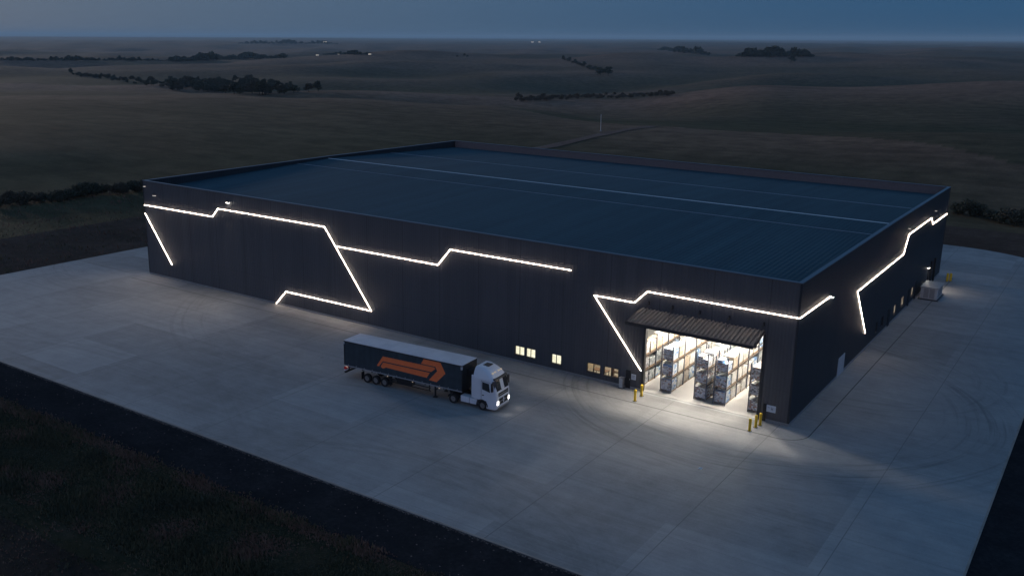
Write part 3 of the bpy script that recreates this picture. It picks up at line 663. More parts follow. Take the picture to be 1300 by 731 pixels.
M['brown'] = goods('brown_cartons', [(.64, .54, .43), (.70, .60, .49), (.56, .46, .36), (.76, .70, .62)], (2.4, 2.4, 3.2))
M['greyg'] = goods('grey_goods', [(.50, .54, .56), (.36, .40, .42), (.62, .64, .66), (.2, .22, .24)], (3, 3, 5))
M['pallet'] = mat('pallet_wood', (.36, .25, .15), .8, var=.2)
def load_mesh(seed, side, end, dx=1.02, dy=1.12, hz=1.16):
    r = random.Random(seed); b = MB()
    for x in (-.45, 0, .45): b.box(x*dx-.04, x*dx+.04, -dy/2, dy/2, 0, .09, 2)
    b.box(-dx/2, dx/2, -dy/2, dy/2, .092, .12, 2)
    z = .123
    for k in range(4):
        h = (hz-.12)/4; s = r.uniform(-.02, .015)
        if k == 3 and r.random() < .5:
            for q in (0, 1):
                if r.random() < .8: b.box(-dx/2+.01+q*dx/2, -dx/2-.02+(q+1)*dx/2, -dy/2+.03, dy/2-.03, z, z+h*r.uniform(.6, 1), 0)
        else:
            n0 = len(b.f); b.box(-dx/2-s, dx/2+s, -dy/2-s, dy/2+s, z, z+h-.012, 0); b.m[n0+2] = 1
        z += h
    me = b.build('pallet_load', [side, end, M['pallet']], site=False); D.objects.remove(me.id_data if False else me, do_unlink=True)
    return b
def load_data(kind, v):
    side, end = {'blue': (M['blue'], M['mosaic']), 'white': (M['cream'], M['cream']), 'brown': (M['brown'], M['brown']), 'grey': (M['greyg'], M['greyg']), 'mixed': (M['mosaic'], M['mosaic'])}[kind]
    b = load_mesh(v*7+len(kind), side, end); me = D.meshes.new('pallet_load'); me.from_pydata(b.v, [], b.f)
    for m_ in (side, end, M['pallet']): me.materials.append(m_)
    me.polygons.foreach_set('material_index', b.m); me.update(); return me
LD = {k: [load_data(k, v) for v in range(3)] for k in ('blue', 'white', 'brown', 'grey', 'mixed')}
RACKX = [(-15.35, -14.27, 'leftmost'), (-12.44, -11.36, 'second'), (-9.08, -7.98, 'third'), (-7.24, -6.12, 'fourth'), (-4.0, -2.9, 'rightmost')]
ORD = ['first', 'second', 'third', 'fourth', 'fifth', 'sixth', 'seventh', 'eighth', 'ninth', 'tenth', 'eleventh', 'twelfth', 'thirteenth', 'fourteenth']
LEV = ['bottom', 'middle', 'top']; PIT = 1.36; NB = 14; Y0 = 1.15; ZL = [.02, 1.50, 2.98]
for ri, (x0, x1, rn) in enumerate(RACKX):
    rk = empty('pallet_rack', ((x0+x1)/2, Y0, .016)); hw = (x1-x0)/2
    tag(rk, f'{rn} row of steel racking inside the lit doorway, three storage levels high', 'pallet rack', 'pallet racks inside the open doorway')
    for k in range(0, NB+1, 2):
        f = MB(); y = k*PIT
        for sx in (-1, 1): f.box(sx*hw-.04, sx*hw+.04, y-.05, y+.05, 0, 4.5)
        for j in range(5): f.beam((-hw, y, .2+j*.85), (hw, y, .2+j*.85+(.6 if j % 2 else 0)), .03)
        f.build('upright_frame', M['upright'], rk)
        if k < NB:
            for z in ZL[1:]:
                for sx in (-1, 1):
                    g = MB(); g.box(sx*(hw-.0)-.035, sx*(hw-.0)+.035, y+.055, y+2*PIT-.055, z-.13, z-.012); g.build('beam', M['orange_beam'], rk)
    for k in range(NB):
        for li, z in enumerate(ZL):
            rr_ = random.random()
            if k == 0: kind = 'blue' if ri in (1, 3) else ('mixed')
            elif ri == 2 and k < 5: kind = 'mixed' if rr_ < .6 else 'grey'
            elif ri == 0: kind = 'brown' if (li == 2 and rr_ < .35) else ('blue' if rr_ < .08 else ('grey' if rr_ < .4 else 'white'))
            else: kind = 'white' if rr_ < .72 else ('brown' if rr_ < .77 else ('grey' if rr_ < .9 else 'blue'))
            o = D.objects.new('pallet_load', random.choice(LD[kind])); COL.objects.link(o); SITE.append(o)
            o.location = ((x0+x1)/2+random.uniform(-.02, .02), Y0+(k+.5)*PIT+random.uniform(-.04, .04), .016+z)
            nm = {'blue': 'blue wrapped', 'white': 'white carton', 'brown': 'brown carton', 'grey': 'grey', 'mixed': 'mixed goods'}[kind]
            tag(o, f'{nm} pallet load, {ORD[k]} from door, {LEV[li]} level of {rn} rack', 'pallet load', 'pallet loads on the warehouse racks')
# ------------------------------------------------------------------ bollards and small site things
def bollard(x, y, h, r, label):
    o = empty('bollard', (x, y, 0)); tag(o, label, 'bollard', 'yellow bollards round the warehouse')
    b = MB(); b.cyl((0, 0, .004), (0, 0, h-.05), r, k=20); b.cyl((0, 0, h-.05), (0, 0, h), r, r*.55, k=20); b.build('post', M['yellow'], o)
    MB().cyl((0, 0, .002), (0, 0, .03), r*1.6, k=20).build('base_plate', M['trim'], o)
bollard(-13.2, -2.55, 1.12, .125, 'yellow bollard left of the doorway, the one farther from the wall')
bollard(-13.25, -1.1, 1.12, .125, 'yellow bollard left of the doorway, the one nearer the wall')
bollard(-2.35, -2.9, 1.12, .12, 'yellow bollard right of the doorway, foremost of its three')
bollard(-2.2, -1.85, 1.12, .12, 'yellow bollard right of the doorway, middle one of its three')
bollard(-2.05, -1.2, 1.12, .12, 'yellow bollard right of the doorway, closest to the wall of its three')
bollard(1.75, 63.9, 1.15, .16, 'orange-yellow bollard behind the grey equipment cabinet by the far corner, left one')
bollard(2.1, 64.3, 1.1, .16, 'orange-yellow bollard behind the grey equipment cabinet by the far corner, right one')
c = empty('electrical_cabinet', (-15.72, -.28, 0)); tag(c, 'small grey electrical cabinet on the ground beside the dark service door', 'cabinet')
MB().box(-.2, .2, -.2, .2, .05, 1.0, c=.02).build('body', M['steel'], c); MB().box(-.23, .23, -.23, .23, 0, .05).build('plinth', M['trim'], c); MB().box(-.23, .23, -.23, .23, 1.0, 1.04).build('lid', M['steel'], c)
MB().box(-.16, .16, -.215, -.201, .12, .92).build('door', M['pale'], c)
c = empty('equipment_cabinet', (1.55, 53.5, 0)); tag(c, 'large pale grey metal equipment cabinet beside the side wall near the far corner', 'cabinet')
MB().box(-1.0, 1.0, -1.9, 1.9, .12, 1.55, c=.05).build('body', M['pale'], c); MB().box(-1.2, 1.2, -2.15, 2.15, 0.002, .12).build('base', M['trim'], c); MB().box(-1.08, 1.12, -2.0, 2.0, 1.56, 1.64).build('lid', M['steel'], c)
for x in (-.62, .1): MB().box(x, x+.60, -1.94, -1.902, .25, 1.45).build('door', M['steel'], c)
q = MB()
for k in range(6): q.box(1.003, 1.03, -1.4, 1.4, .4+k*.17, .46+k*.17)
q.build('grille', M['trim'], c)
b = MB(); b.poly([(-.16, -.1, .0), (.15, -.13, .0), (.18, .1, .06), (-.1, .14, .02)]); b.poly([(-.16, -.1, .0), (.15, -.13, .0), (.02, 0, .09)]); b.poly([(.15, -.13, 0), (.18, .1, .06), (.02, 0, .09)])
s_ = b.build('paper_scrap', mat('white_paper', (.85, .85, .82), .8, var=.05)); s_.location = (-2.9, -12.1, .01); tag(s_, 'tiny scrap of white paper lying on the concrete yard', 'litter')
# ------------------------------------------------------------------ truck
TR = empty('articulated_truck', (-35.6, -13.5, 0), math.radians(4.2)); tag(TR, 'white cab lorry with dark curtain-sided trailer and orange arrow logo, headlights on', 'truck')
M['curtain'] = goods('x', [(.5, .5, .5), (.5, .5, .5)]);
def curtain_mat():
    m, t, p = newmat('dark_curtain'); v, xyz = objxyz(t)
    w = math_(t, 'SINE', math_(t, 'MULTIPLY', xyz[0], 2*math.pi/.62)); n = noise_(t, v, 1.4, 4)
    c = ramp_(t, math_(t, 'ADD', math_(t, 'MULTIPLY', n, .8), math_(t, 'MULTIPLY', w, .05)), [(.3, (.022, .036, .048)), (.6, (.036, .056, .070))])
    t.links.new(c, p.inputs['Base Color']); p.inputs['Roughness'].default_value = .5; bump_(t, p, math_(t, 'ADD', w, n), .35, .03); return m
M['curtain'] = curtain_mat(); M['orange'] = mat('orange_print', (1.0, .20, .06), .5, var=.1, vscale=2); M['troof'] = mat('trailer_roof', (.64, .61, .62), .55, var=.12, vscale=1.2, bump=.2, bscale=2)
M['chassis'] = mat('black_chassis', (.02, .02, .022), .6, var=.3); M['rim'] = mat('wheel_rim', (.30, .29, .28), .4, metal=.5, var=.2, vscale=8)
M['red'] = mat('tail_lens', (.5, .02, .02), .3, emit=.05, ecol=(1, .05, .03)); M['head'] = mat('headlamp_lens', (1, .98, .95), .2, emit=6, ecol=(1, .95, .9)); M['amber'] = mat('marker_lens', (.8, .7, .5), .3, emit=.3, ecol=(1, .75, .5))
X0, X1, Z0, Z1, WY = -2.62, 10.55, 1.33, 3.74, 2.5
tb = MB(); tb.box(X0+.06, X1-.06, .03, WY-.03, Z0+.005, Z1-.06); trl = tb.build('trailer_body', M['curtain'], TR)
b = MB(); b.prism([(X0, Z1-.055), (X1, Z1-.055), (X1, Z1+.01), (X0, Z1+.01)], 0, WY, 0, 'y'); b.build('roof_panel', M['troof'], trl, bevel=.015)
b = MB()
for k in range(1, 13): x = X0+k*(X1-X0)/13; b.box(x-.02, x+.02, .1, WY-.1, Z1+.012, Z1+.022)
b.build('roof_bow', M['troof'], trl)
b = MB(); b.box(X0, X1, -.005, .06, Z1-.14, Z1-.057); b.box(X0, X1, WY-.06, WY+.005, Z1-.14, Z1-.057); b.box(X0, X0+.06, 0, WY, Z0, Z1-.143); b.box(X1-.057, X1+.005, .02, WY-.02, Z0, Z1-.143); b.build('frame_rail', M['chassis'], trl)
b = MB(); b.box(X0, X1, -.012, .03, Z0-.09, Z0); b.box(X0, X1, WY-.03, WY+.012, Z0-.09, Z0); b.build('side_rail', mat('side_rail', (.30, .31, .33), .5, var=.2), trl)
MB().box(X0-.002, X0+.09, -.012, .11, Z1-.36, Z1-.14).build('corner_post', M['pale'], trl); MB().box(X1-.14, X1+.01, -.014, .1, Z1-.42, Z1-.14).build('corner_post', M['pale'], trl)
b = MB()
for k in range(14): x = X0+.5+k*(X1-X0-1)/13; b.box(x-.025, x+.025, -.018, .028, Z0-.075, Z0+.11)
b.build('curtain_strap', M['steel'], trl)
LG = [[(1.93, 2.98), (6.2, 3.0), (7.58, 3.0), (7.72, 2.86), (7.27, 2.5), (1.93, 2.5), (1.46, 1.93), (1.21, 1.95)],
      [(1.95, 2.40), (7.14, 2.40), (6.80, 1.86), (2.27, 1.96), (2.02, 1.83), (1.86, 1.80), (1.66, 1.93)],
      [(6.47, 3.56), (8.27, 3.56), (8.80, 2.64), (7.86, 1.66), (7.03, 1.70), (7.92, 2.71), (7.72, 3.08), (6.18, 3.08)]]
b = MB()
for lg in LG: b.prism(lg, .020, .028, 0, 'y'); b.prism(lg, WY-.028, WY-.020, 0, 'y')
b.build('arrow_logo', M['orange'], trl)
b = MB(); b.box(X1+.01, X1+.05, .25, .6, 1.6, 1.75); b.box(X1+.01, X1+.35, .9, 1.6, 2.6, 3.1); b.build('front_connector', M['chassis'], trl)
ch = MB(); ch.box(X0+.2, X1-.4, .78, .92, .95, Z0-.1); ch.box(X0+.2, X1-.4, WY-.92, WY-.78, .95, Z0-.1)
for x in (-2, -.6, .5, 1.5, 3.2, 5, 6.5, 8.5): ch.box(x, x+.1, .1, WY-.1, 1.1, Z0-.1)
ch.box(2.6, 7.2, .06, .10, .62, .70); ch.box(2.6, 7.2, .06, .10, .92, 1.0); ch.box(2.7, 2.78, .06, .14, .62, 1.2); ch.box(7.0, 7.08, .06, .14, .62, 1.2); ch.box(3.3, 5.0, .25, .75, .62, 1.05)
ch.build('trailer_chassis', M['chassis'], TR)
b = MB()
for y in (.3, WY-.42): b.box(7.45, 7.57, y, y+.12, .12, 1.2); b.box(7.33, 7.69, y-.1, y+.22, .06, .12)
b.beam((7.5, .35, .75), (7.5, WY-.35, .75), .07); b.build('landing_gear', M['chassis'], TR)
b = MB(); b.box(X0-.03, X0+.14, .05, WY-.05, .50, .66); b.box(X0+.1, X0+.2, .5, .58, .6, 1.2); b.box(X0+.1, X0+.2, WY-.58, WY-.5, .6, 1.2); rb = b.build('rear_bumper', M['chassis'], TR)
b = MB(); b.box(X0-.05, X0+.12, .03, .50, .86, 1.08); b.box(X0-.05, X0+.12, WY-.5, WY-.03, .86, 1.08); b.build('tail_light', M['red'], rb)
b = MB(); b.box(X0-.045, X0+.1, .06, .3, .70, .84); b.build('number_plate', M['sign'], rb)
def ringwheel(R, w):
    t_ = MB(); k = 28; prof = [(R*.60, 0), (R*.93, 0), (R, .05), (R, w-.05), (R*.93, w), (R*.60, w)]
    n = len(prof)
    for i in range(k):
        a = 2*math.pi*i/k
        for r, y in prof: t_.v.append((r*math.cos(a), y, r*math.sin(a)))
    for i in range(k):
        for j in range(n):
            a_, b_ = i*n+j, i*n+(j+1) % n; c_, d_ = ((i+1) % k)*n+(j+1) % n, ((i+1) % k)*n+j
            t_.f.append((a_, b_, c_, d_)); t_.m.append(0)
    r_ = MB(); r_.cyl((0, .05, 0), (0, w-.05, 0), R*.6, k=24); r_.cyl((0, -.015, 0), (0, .05, 0), R*.20, R*.26, k=12)
    for i in range(8): a = 2*math.pi*i/8; r_.cyl((R*.38*math.cos(a), .02, R*.38*math.sin(a)), (R*.38*math.cos(a), .049, R*.38*math.sin(a)), R*.045, k=6)
    return t_, r_
tw, rw = ringwheel(.43, .36)
def add_wheel(x, y, flip, first=[]):
    if not first:
        h = MB(); h.cyl((0, .1, 0), (0, .3, 0), .12, k=10); wob = h.build('wheel', M['chassis'], TR)
        tw.build('tyre', M['black'], wob); rw.build('rim', M['rim'], wob); first.append(wob); w_ = wob
    else: w_ = copy_tree(first[0], parent=TR)
    w_.location = (x, y, .435); w_.rotation_euler = (0, 0, math.pi if flip else 0)
for x in (0.0, 1.0, 2.02, 9.58, 12.62):
    add_wheel(x, .04, False); add_wheel(x, WY-.04, True)
for x in (-.62, 2.62):
    for y in (.05, WY-.45): MB().box(x, x+.03, y, y+.40, .22, .95).build('mud_flap', M['black'], TR)
b = MB()
def arch(cx, r0, r1, y0, y1, a0=10, a1=170):
    for i in range(10):
        a, c_ = math.radians(a0+(a1-a0)*i/10), math.radians(a0+(a1-a0)*(i+1)/10)
        pts = [(cx+r0*math.cos(a), .44+r0*math.sin(a)), (cx+r0*math.cos(c_), .44+r0*math.sin(c_)), (cx+r1*math.cos(c_), .44+r1*math.sin(c_)), (cx+r1*math.cos(a), .44+r1*math.sin(a))]
        b.prism(pts, y0, y1, 0, 'y')
for y0, y1 in ((.03, .5), (WY-.5, WY-.03)): arch(9.58, .52, .55, y0, y1)
b.build('rear_mudguard', M['chassis'], TR)
b = MB(); b.box(8.7, 13.3, .82, 1.0, .62, .85); b.box(8.7, 13.3, WY-1.0, WY-.82, .62, .85); b.box(9.0, 10.2, .7, WY-.7, .95, 1.18); b.box(11.2, 11.62, .5, WY-.5, .8, 2.6); b.beam((9.58, .3, .43), (9.58, WY-.3, .43), .14); b.beam((12.62, .3, .43), (12.62, WY-.3, .43), .12); b.build('tractor_chassis', M['chassis'], TR)
for y0, y1 in ((.06, .72), (WY-.72, WY-.06)):
    b = MB(); b.box(10.35, 11.25, y0, y1, .38, .92, c=.05); b.build('fuel_tank', M['white'], TR, bevel=.03)
    b = MB(); b.box(11.3, 12.05, y0, y1, .38, .9, c=.04); b.build('side_skirt', M['white'], TR, bevel=.03)
# cab: side profile swept across with rounded front corners
def cab():
    rings = []   # z, x_rear, x_front, half width, front corner radius
    lv = [(.27, 13.02, 13.98, 1.22, .30), (.50, 13.02, 14.04, 1.245, .28), (.95, 13.02, 14.05, 1.25, .28), (.96, 11.70, 14.05, 1.25, .28), (1.35, 11.66, 14.04, 1.25, .30), (1.80, 11.66, 14.0, 1.25, .30), (2.0, 11.66, 13.96, 1.25, .32),
          (2.80, 11.66, 13.74, 1.24, .40), (2.95, 11.66, 13.66, 1.22, .42), (3.25, 11.66, 13.44, 1.12, .45), (3.55, 11.68, 13.10, 1.0, .48), (3.78, 11.72, 12.62, .88, .40), (3.84, 11.8, 12.3, .78, .2)]
    def outline(z, xr, xf, hw, r, k=6):
        pts = [(xr, -hw+.06), (xr+.06, -hw)]
        for i in range(k+1):
            a = math.radians(-90+90*i/k); pts.append((xf-r+r*math.cos(a), -hw+r+r*math.sin(a)))
        pts.append((xf+.035, 0))
        for i in range(k+1):
            a = math.radians(90*i/k); pts.append((xf-r+r*math.cos(a), hw-r+r*math.sin(a)))
        pts += [(xr+.06, hw), (xr, hw-.06)]
        return [(x, y+WY/2, z) for x, y in pts]
    O_ = [outline(*l) for l in lv]; b = MB(); n = len(O_[0])
    for o_ in O_: b.v += o_
    for i in range(len(O_)-1):
        for j in range(n):
            k = (j+1) % n; b.f.append((i*n+j, i*n+k, (i+1)*n+k, (i+1)*n+j)); b.m.append(0)
    b.f.append(tuple(range(n))[::-1]); b.m.append(0); b.f.append(tuple((len(O_)-1)*n+i for i in range(n))); b.m.append(0)
    c = b.build('cab', M['white'], TR, smooth=False)
    for p_ in c.data.polygons: p_.use_smooth = False
    # front surface x at height z
    def xf(z):
        zs = [l[0] for l in lv]; return float(np.interp(z, zs, [l[2] for l in lv]))
    def panel(z0, z1, y0, y1, off, name, m, th=.03, k=6, skew=0):
        q = MB()
        def X(z, y):
            r = .36; hw = 1.24; d = max(0, abs(y-WY/2)-(hw-r)); return xf(z)-(r-math.sqrt(max(r*r-d*d, 0)))+off
        for i in range(k):
            ya, yb = y0+(y1-y0)*i/k, y0+(y1-y0)*(i+1)/k
            A_ = [(X(z0, ya), ya, z0), (X(z0, yb), yb, z0), (X(z1, yb), yb, z1), (X(z1, ya), ya, z1)]; q.poly(A_)
            Bk = [(x-th, y, z) for x, y, z in A_]; q.poly(Bk[::-1]); q.quad(A_[0], Bk[0], Bk[1], A_[1]); q.quad(A_[3], A_[2], Bk[2], Bk[3])
            if i == 0: q.quad(A_[0], A_[3], Bk[3], Bk[0])
            if i == k-1: q.quad(A_[1], Bk[1], Bk[2], A_[2])
        return q.build(name, m, c)
    panel(1.93, 2.82, .10, WY-.10, .03, 'windscreen', M['darkglass'], k=12)
    panel(1.42, 1.74, .42, WY-.42, .035, 'upper_grille', M['chassis'], k=4)
    panel(.66, 1.22, .50, WY-.50, .035, 'lower_grille', M['chassis'], k=4)
    panel(.93, .98, .52, WY-.52, .055, 'grille_bar', M['steel'], k=2); panel(1.56, 1.60, .46, WY-.46, .055, 'grille_bar', M['steel'], k=2)
    panel(.28, .44, .35, WY-.35, .04, 'bumper_lip', M['steel'], k=4)
    panel(.70, 1.02, .14, .42, .035, 'headlight', M['head'], k=4); panel(.70, 1.02, WY-.42, WY-.14, .035, 'headlight', M['head'], k=4)
    for z_ in (2.88,): panel(z_, z_+.14, .2, WY-.2, .16, 'sun_visor', M['chassis'], th=.16, k=6)
    for y in (.55, .95, WY-.95, WY-.55): MB().box(13.28, 13.40, y-.09, y+.09, 3.34, 3.44).build('roof_lamp', M['amber'], c)
    for s_, y in ((-1, -.012), (1, WY+.002)):
        q = MB(); q.prism([(12.62, 1.98), (13.42, 1.80), (13.30, 2.58), (12.62, 2.66)], y, y+.012, 0, 'y'); q.build('side_window', M['darkglass'], c)
        q = MB(); q.prism([(12.52, 1.02), (12.54, 1.02), (12.54, 2.78), (12.52, 2.78)], y+.001, y+.009, 0, 'y'); q.prism([(12.54, 2.76), (13.4, 2.68), (13.4, 2.70), (12.54, 2.78)], y+.001, y+.009, 0, 'y'); q.build('door_gap', M['trim'], c)
        q = MB(); q.box(12.62, 12.82, y-.01 if s_ < 0 else y, y+.01 if s_ < 0 else y+.022, 1.42, 1.50); q.build('door_handle', M['chassis'], c)
        yy = y-.14 if s_ < 0 else y+.14
        q = MB(); q.box(13.62, 13.78, yy-.10, yy+.14, 1.98, 2.72, c=.03); q.beam((13.6, WY/2+s_*1.1, 2.80), (13.7, yy, 2.66), .05); q.beam((13.7, WY/2+s_*1.15, 2.02), (13.7, yy, 2.06), .04); q.build('mirror', M['chassis'], c)
        q = MB(); q.box(11.55, 11.75, y-.002 if s_ < 0 else y-.10, y+.10 if s_ < 0 else y+.002, 1.05, 3.1); q.build('side_deflector', M['white'], c)
        q = MB()
        for i in range(10):
            a, c_ = math.radians(180*i/10), math.radians(180*(i+1)/10)
            q.prism([(12.62+.50*math.cos(a), .44+.5*math.sin(a)), (12.62+.5*math.cos(c_), .44+.5*math.sin(c_)), (12.62+.6*math.cos(c_), .44+.6*math.sin(c_)), (12.62+.6*math.cos(a), .44+.6*math.sin(a))], y-.01, y+.02, 0, 'y')
        q.build('wheel_arch', M['chassis'], c)
    q = MB(); q.prism([(12.15, WY/2-.36), (12.75, WY/2-.36), (12.75, WY/2+.36), (12.15, WY/2+.36)], 3.80, 3.87, 0); q.build('roof_hatch', M['chassis'], c)
    q = MB(); q.cyl((12.0, .5, 3.6), (12.5, .5, 3.72), .06, .08, k=8); q.cyl((12.0, WY-.5, 3.6), (12.5, WY-.5, 3.72), .06, .08, k=8); q.build('horn', M['steel'], c)
    for y in (.30, WY-.30):
        l = D.lights.new('headlamp', 'SPOT'); l.energy = 28; l.spot_size = math.radians(75); l.spot_blend = .9; l.shadow_soft_size = .08; l.color = (1, .93, .85)
        lo = D.objects.new('headlamp_light', l); COL.objects.link(lo); lo.parent = c; lo.location = (14.16, y, .84); lo.rotation_euler = (0, math.radians(-66), 0)
cab()
b = MB()
for x in (-2.3, 2.4, 5.2, 8.1): b.box(x, x+.12, -.02, .0, 1.12, 1.20)
b.build('marker_light', M['amber'], TR)
# ------------------------------------------------------------------ put the site on its gently falling ground
T4 = np.eye(4); T4[:3, :3] = RS; T4[:3, 3] = CAM - RS @ CAM; T4 = Matrix(T4.tolist())
for o in SITE: o.matrix_world = T4 @ Matrix.LocRotScale(o.location, o.rotation_euler, o.scale)
# ------------------------------------------------------------------ dirt track draped on the land
def px_path(pts, n=10):
    out = []
    for (a, c_), (d_, e_) in zip(pts, pts[1:]):
        for i in range(n): out.append((a+(d_-a)*i/n, c_+(e_-c_)*i/n))
    out.append(pts[-1]); return out
def track(pts, w, name, m, off=.12):
    P = [np.array(at(*q)) for q in pts]; b = MB(); fine = []
    for A_, C_ in zip(P, P[1:]):
        k = max(1, int(np.hypot(*(C_-A_)[:2])/6))
        for i in range(k): fine.append(A_+(C_-A_)*i/k)
    fine.append(P[-1]); K = len(fine); rows = []
    for i, q in enumerate(fine):
        d = fine[min(i+1, K-1)][:2]-fine[max(i-1, 0)][:2]; d = d/np.linalg.norm(d); n = np.array([-d[1], d[0]]); ww = w*(1+.15*math.sin(i*1.3)+.1*math.sin(i*.37))
        row = []
        for s in (-.5, -.17, .17, .5):
            x, y = q[:2]+n*s*ww; row.append((x, y, float(height(x, y)[0])+off))
        rows.append(row)
    for r0, r1 in zip(rows, rows[1:]):
        for j in range(3): b.quad(r0[j], r0[j+1], r1[j+1], r1[j])
    o = b.build(name, m, site=False); tag(o, kind='structure')
track([(676, 190), (700, 186), (730, 179), (760, 172), (790, 166), (815, 162.5), (832, 160.5)], 4.0, 'dirt_track', M['track'])
# ------------------------------------------------------------------ vegetation
M['leaf'] = mat('dark_leaves', (.046, .050, .030), .8, var=.35, vscale=.6); M['leaf2'] = mat('dry_leaves', (.065, .056, .036), .8, var=.3, vscale=.6); M['bark'] = mat('bark', (.06, .048, .036), .9, var=.2)
def crown_mesh(seed, R, Hh, n, leaf, base=.0):
    r = np.random.default_rng(seed); C_ = []
    for k in range(9): C_.append((r.uniform(-.55, .55)*R, r.uniform(-.55, .55)*R, base+r.uniform(.25, .8)*Hh, r.uniform(.3, .55)*R))
    V, F_ = [], []
    for i in range(n):
        c_ = C_[r.integers(9)]; d = r.normal(size=3); d /= np.linalg.norm(d); rad = c_[3]*r.uniform(.4, 1.15)
        P = np.array([c_[0]+d[0]*rad, c_[1]+d[1]*rad, max(base*.8, c_[2]+d[2]*rad*.8)])
        a = r.normal(size=3); a /= np.linalg.norm(a); b_ = np.cross(a, r.normal(size=3)); b_ /= np.linalg.norm(b_); s = leaf*r.uniform(.6, 1.5)
        n0 = len(V); V += [tuple(P-a*s), tuple(P+b_*s*.6), tuple(P+a*s), tuple(P-b_*s*.6)]; F_.append((n0, n0+1, n0+2, n0+3))
    me = D.meshes.new('crown'); me.from_pydata(V, [], F_); me.materials.append(M['leaf'] if seed % 3 else M['leaf2']); return me
def trunk_mesh(seed, h, r0):
    r = random.Random(seed); b = MB(); b.cyl((0, 0, -.3), (0, 0, h*.55), r0, r0*.6, k=8)
    for i in range(4):
        a = i*1.57+r.random(); b.cyl((0, 0, h*(.35+.05*i)), (math.cos(a)*h*.3, math.sin(a)*h*.3, h*.75), r0*.45, r0*.15, k=6)
    me = D.meshes.new('trunk'); me.from_pydata(b.v, [], b.f); me.materials.append(M['bark']); return me
TREES = [(crown_mesh(i+1, 3.2+.5*(i % 3), 5.6+i*.5, 900, .40, .1), trunk_mesh(i, 5.5, .22)) for i in range(4)]
BUSH = [(crown_mesh(i+20, 1.5, 2.0, 1500, .12, .05), trunk_mesh(i+20, 1.6, .05)) for i in range(3)]
M['scrub'] = mat('scrub_leaves', (.10, .082, .058), .9, var=.3, vscale=.6)
SCRUB = []
for cm_, tm_ in TREES[:3]:
    c2 = cm_.copy(); c2.materials.clear(); c2.materials.append(M['scrub']); SCRUB.append((c2, tm_))
def plant(px, py, s, kind, label, cat, group, dz=0):
    x, y, z = at(px, py); cm, tm = random.choice({'tree': TREES, 'bush': BUSH, 'scrub': SCRUB}[kind]); tre = kind != 'bush'
    e_ = D.objects.new('tree' if tre else 'shrub', None); COL.objects.link(e_); e_.location = (x, y, z+dz); e_.rotation_euler = (0, 0, random.uniform(0, 6.28))
    e_.scale = (s*random.uniform(.85, 1.2), s*random.uniform(.85, 1.2), s*random.uniform(.75, 1.1)); tag(e_, label, cat, group)
    for nm, me in (('crown', cm), ('trunk' if tre else 'stem', tm)):
        c_ = D.objects.new(nm, me); COL.objects.link(c_); c_.parent = e_
def frange(px0, px1, ylo, yhi, n, smin, smax, label, group, cat='tree', kind='tree'):
    for i in range(n):
        px = px0+(px1-px0)*(i+random.random())/n; f = (px-px0)/(px1-px0)
        a = ylo(f) if callable(ylo) else ylo; c_ = yhi(f) if callable(yhi) else yhi
        plant(px, random.uniform(a, c_), random.uniform(smin, smax), kind, label, cat, group)
# wooded hollow on the left
frange(92, 215, lambda f: 95+f*11, lambda f: 97+f*16, 44, .7, 1.25, 'small dark tree in the thin row running up to the left hollow', 'trees of the thin row above the left hollow')
frange(215, 345, lambda f: 103+f*1, lambda f: 116+f*6, 120, 0.9, 1.6, 'dark round tree packed into the wooded hollow left of centre', 'trees packed in the wooded hollow')
frange(330, 372, 108, 122, 24, .8, 1.5, 'dark tree in the thinner right part of the wooded hollow', 'trees at the right side of the wooded hollow')
for px, py, s, lb in ((90.5, 93.5, 1.4, 'lone dark tree at the far left tip of the thin tree row'), (373, 118, 1.2, 'lone tree just right of the wooded hollow'), (392, 117, 1.0, 'small tree, left one of two beyond the wooded hollow'), (404, 116, 1.3, 'rounded tree, right one of two beyond the wooded hollow')):
    plant(px, py, s, 'tree', lb, 'tree', None)
# diagonal hedgerow, centre
frange(714, 770, lambda f: 75+f*19, lambda f: 76+f*21, 24, .9, 1.5, 'dark tree in the slanting row on the hill beyond the roof', 'trees of the slanting row beyond the roof')
for px, py, s in ((762, 96, 2.4), (772, 96.5, 2.5), (735, 84, 1.6)): plant(px, py, s, 'tree', ('larger round tree at the lowest right end of the slanting row beyond the roof' if px > 770 else 'larger round tree next to last at the foot of the slanting row') if px > 740 else 'bushy tree halfway along the slanting row beyond the roof', 'tree', 'trees of the slanting row beyond the roof')
plant(1004, 80, 2.6, 'tree', 'solitary dark tree standing on the long ridge right of centre', 'tree', None)
frange(655, 855, lambda f: 130-f*7, lambda f: 125-f*6, 90, .45, .8, 'low dark tree in the dip before the slanting tree row', 'low trees in the dip in the middle distance', 'tree', 'scrub')
frange(575, 600, 71, 73, 3, .9, 1.2, 'small tree on the far ridge line left of centre', 'small trees on the far ridge')
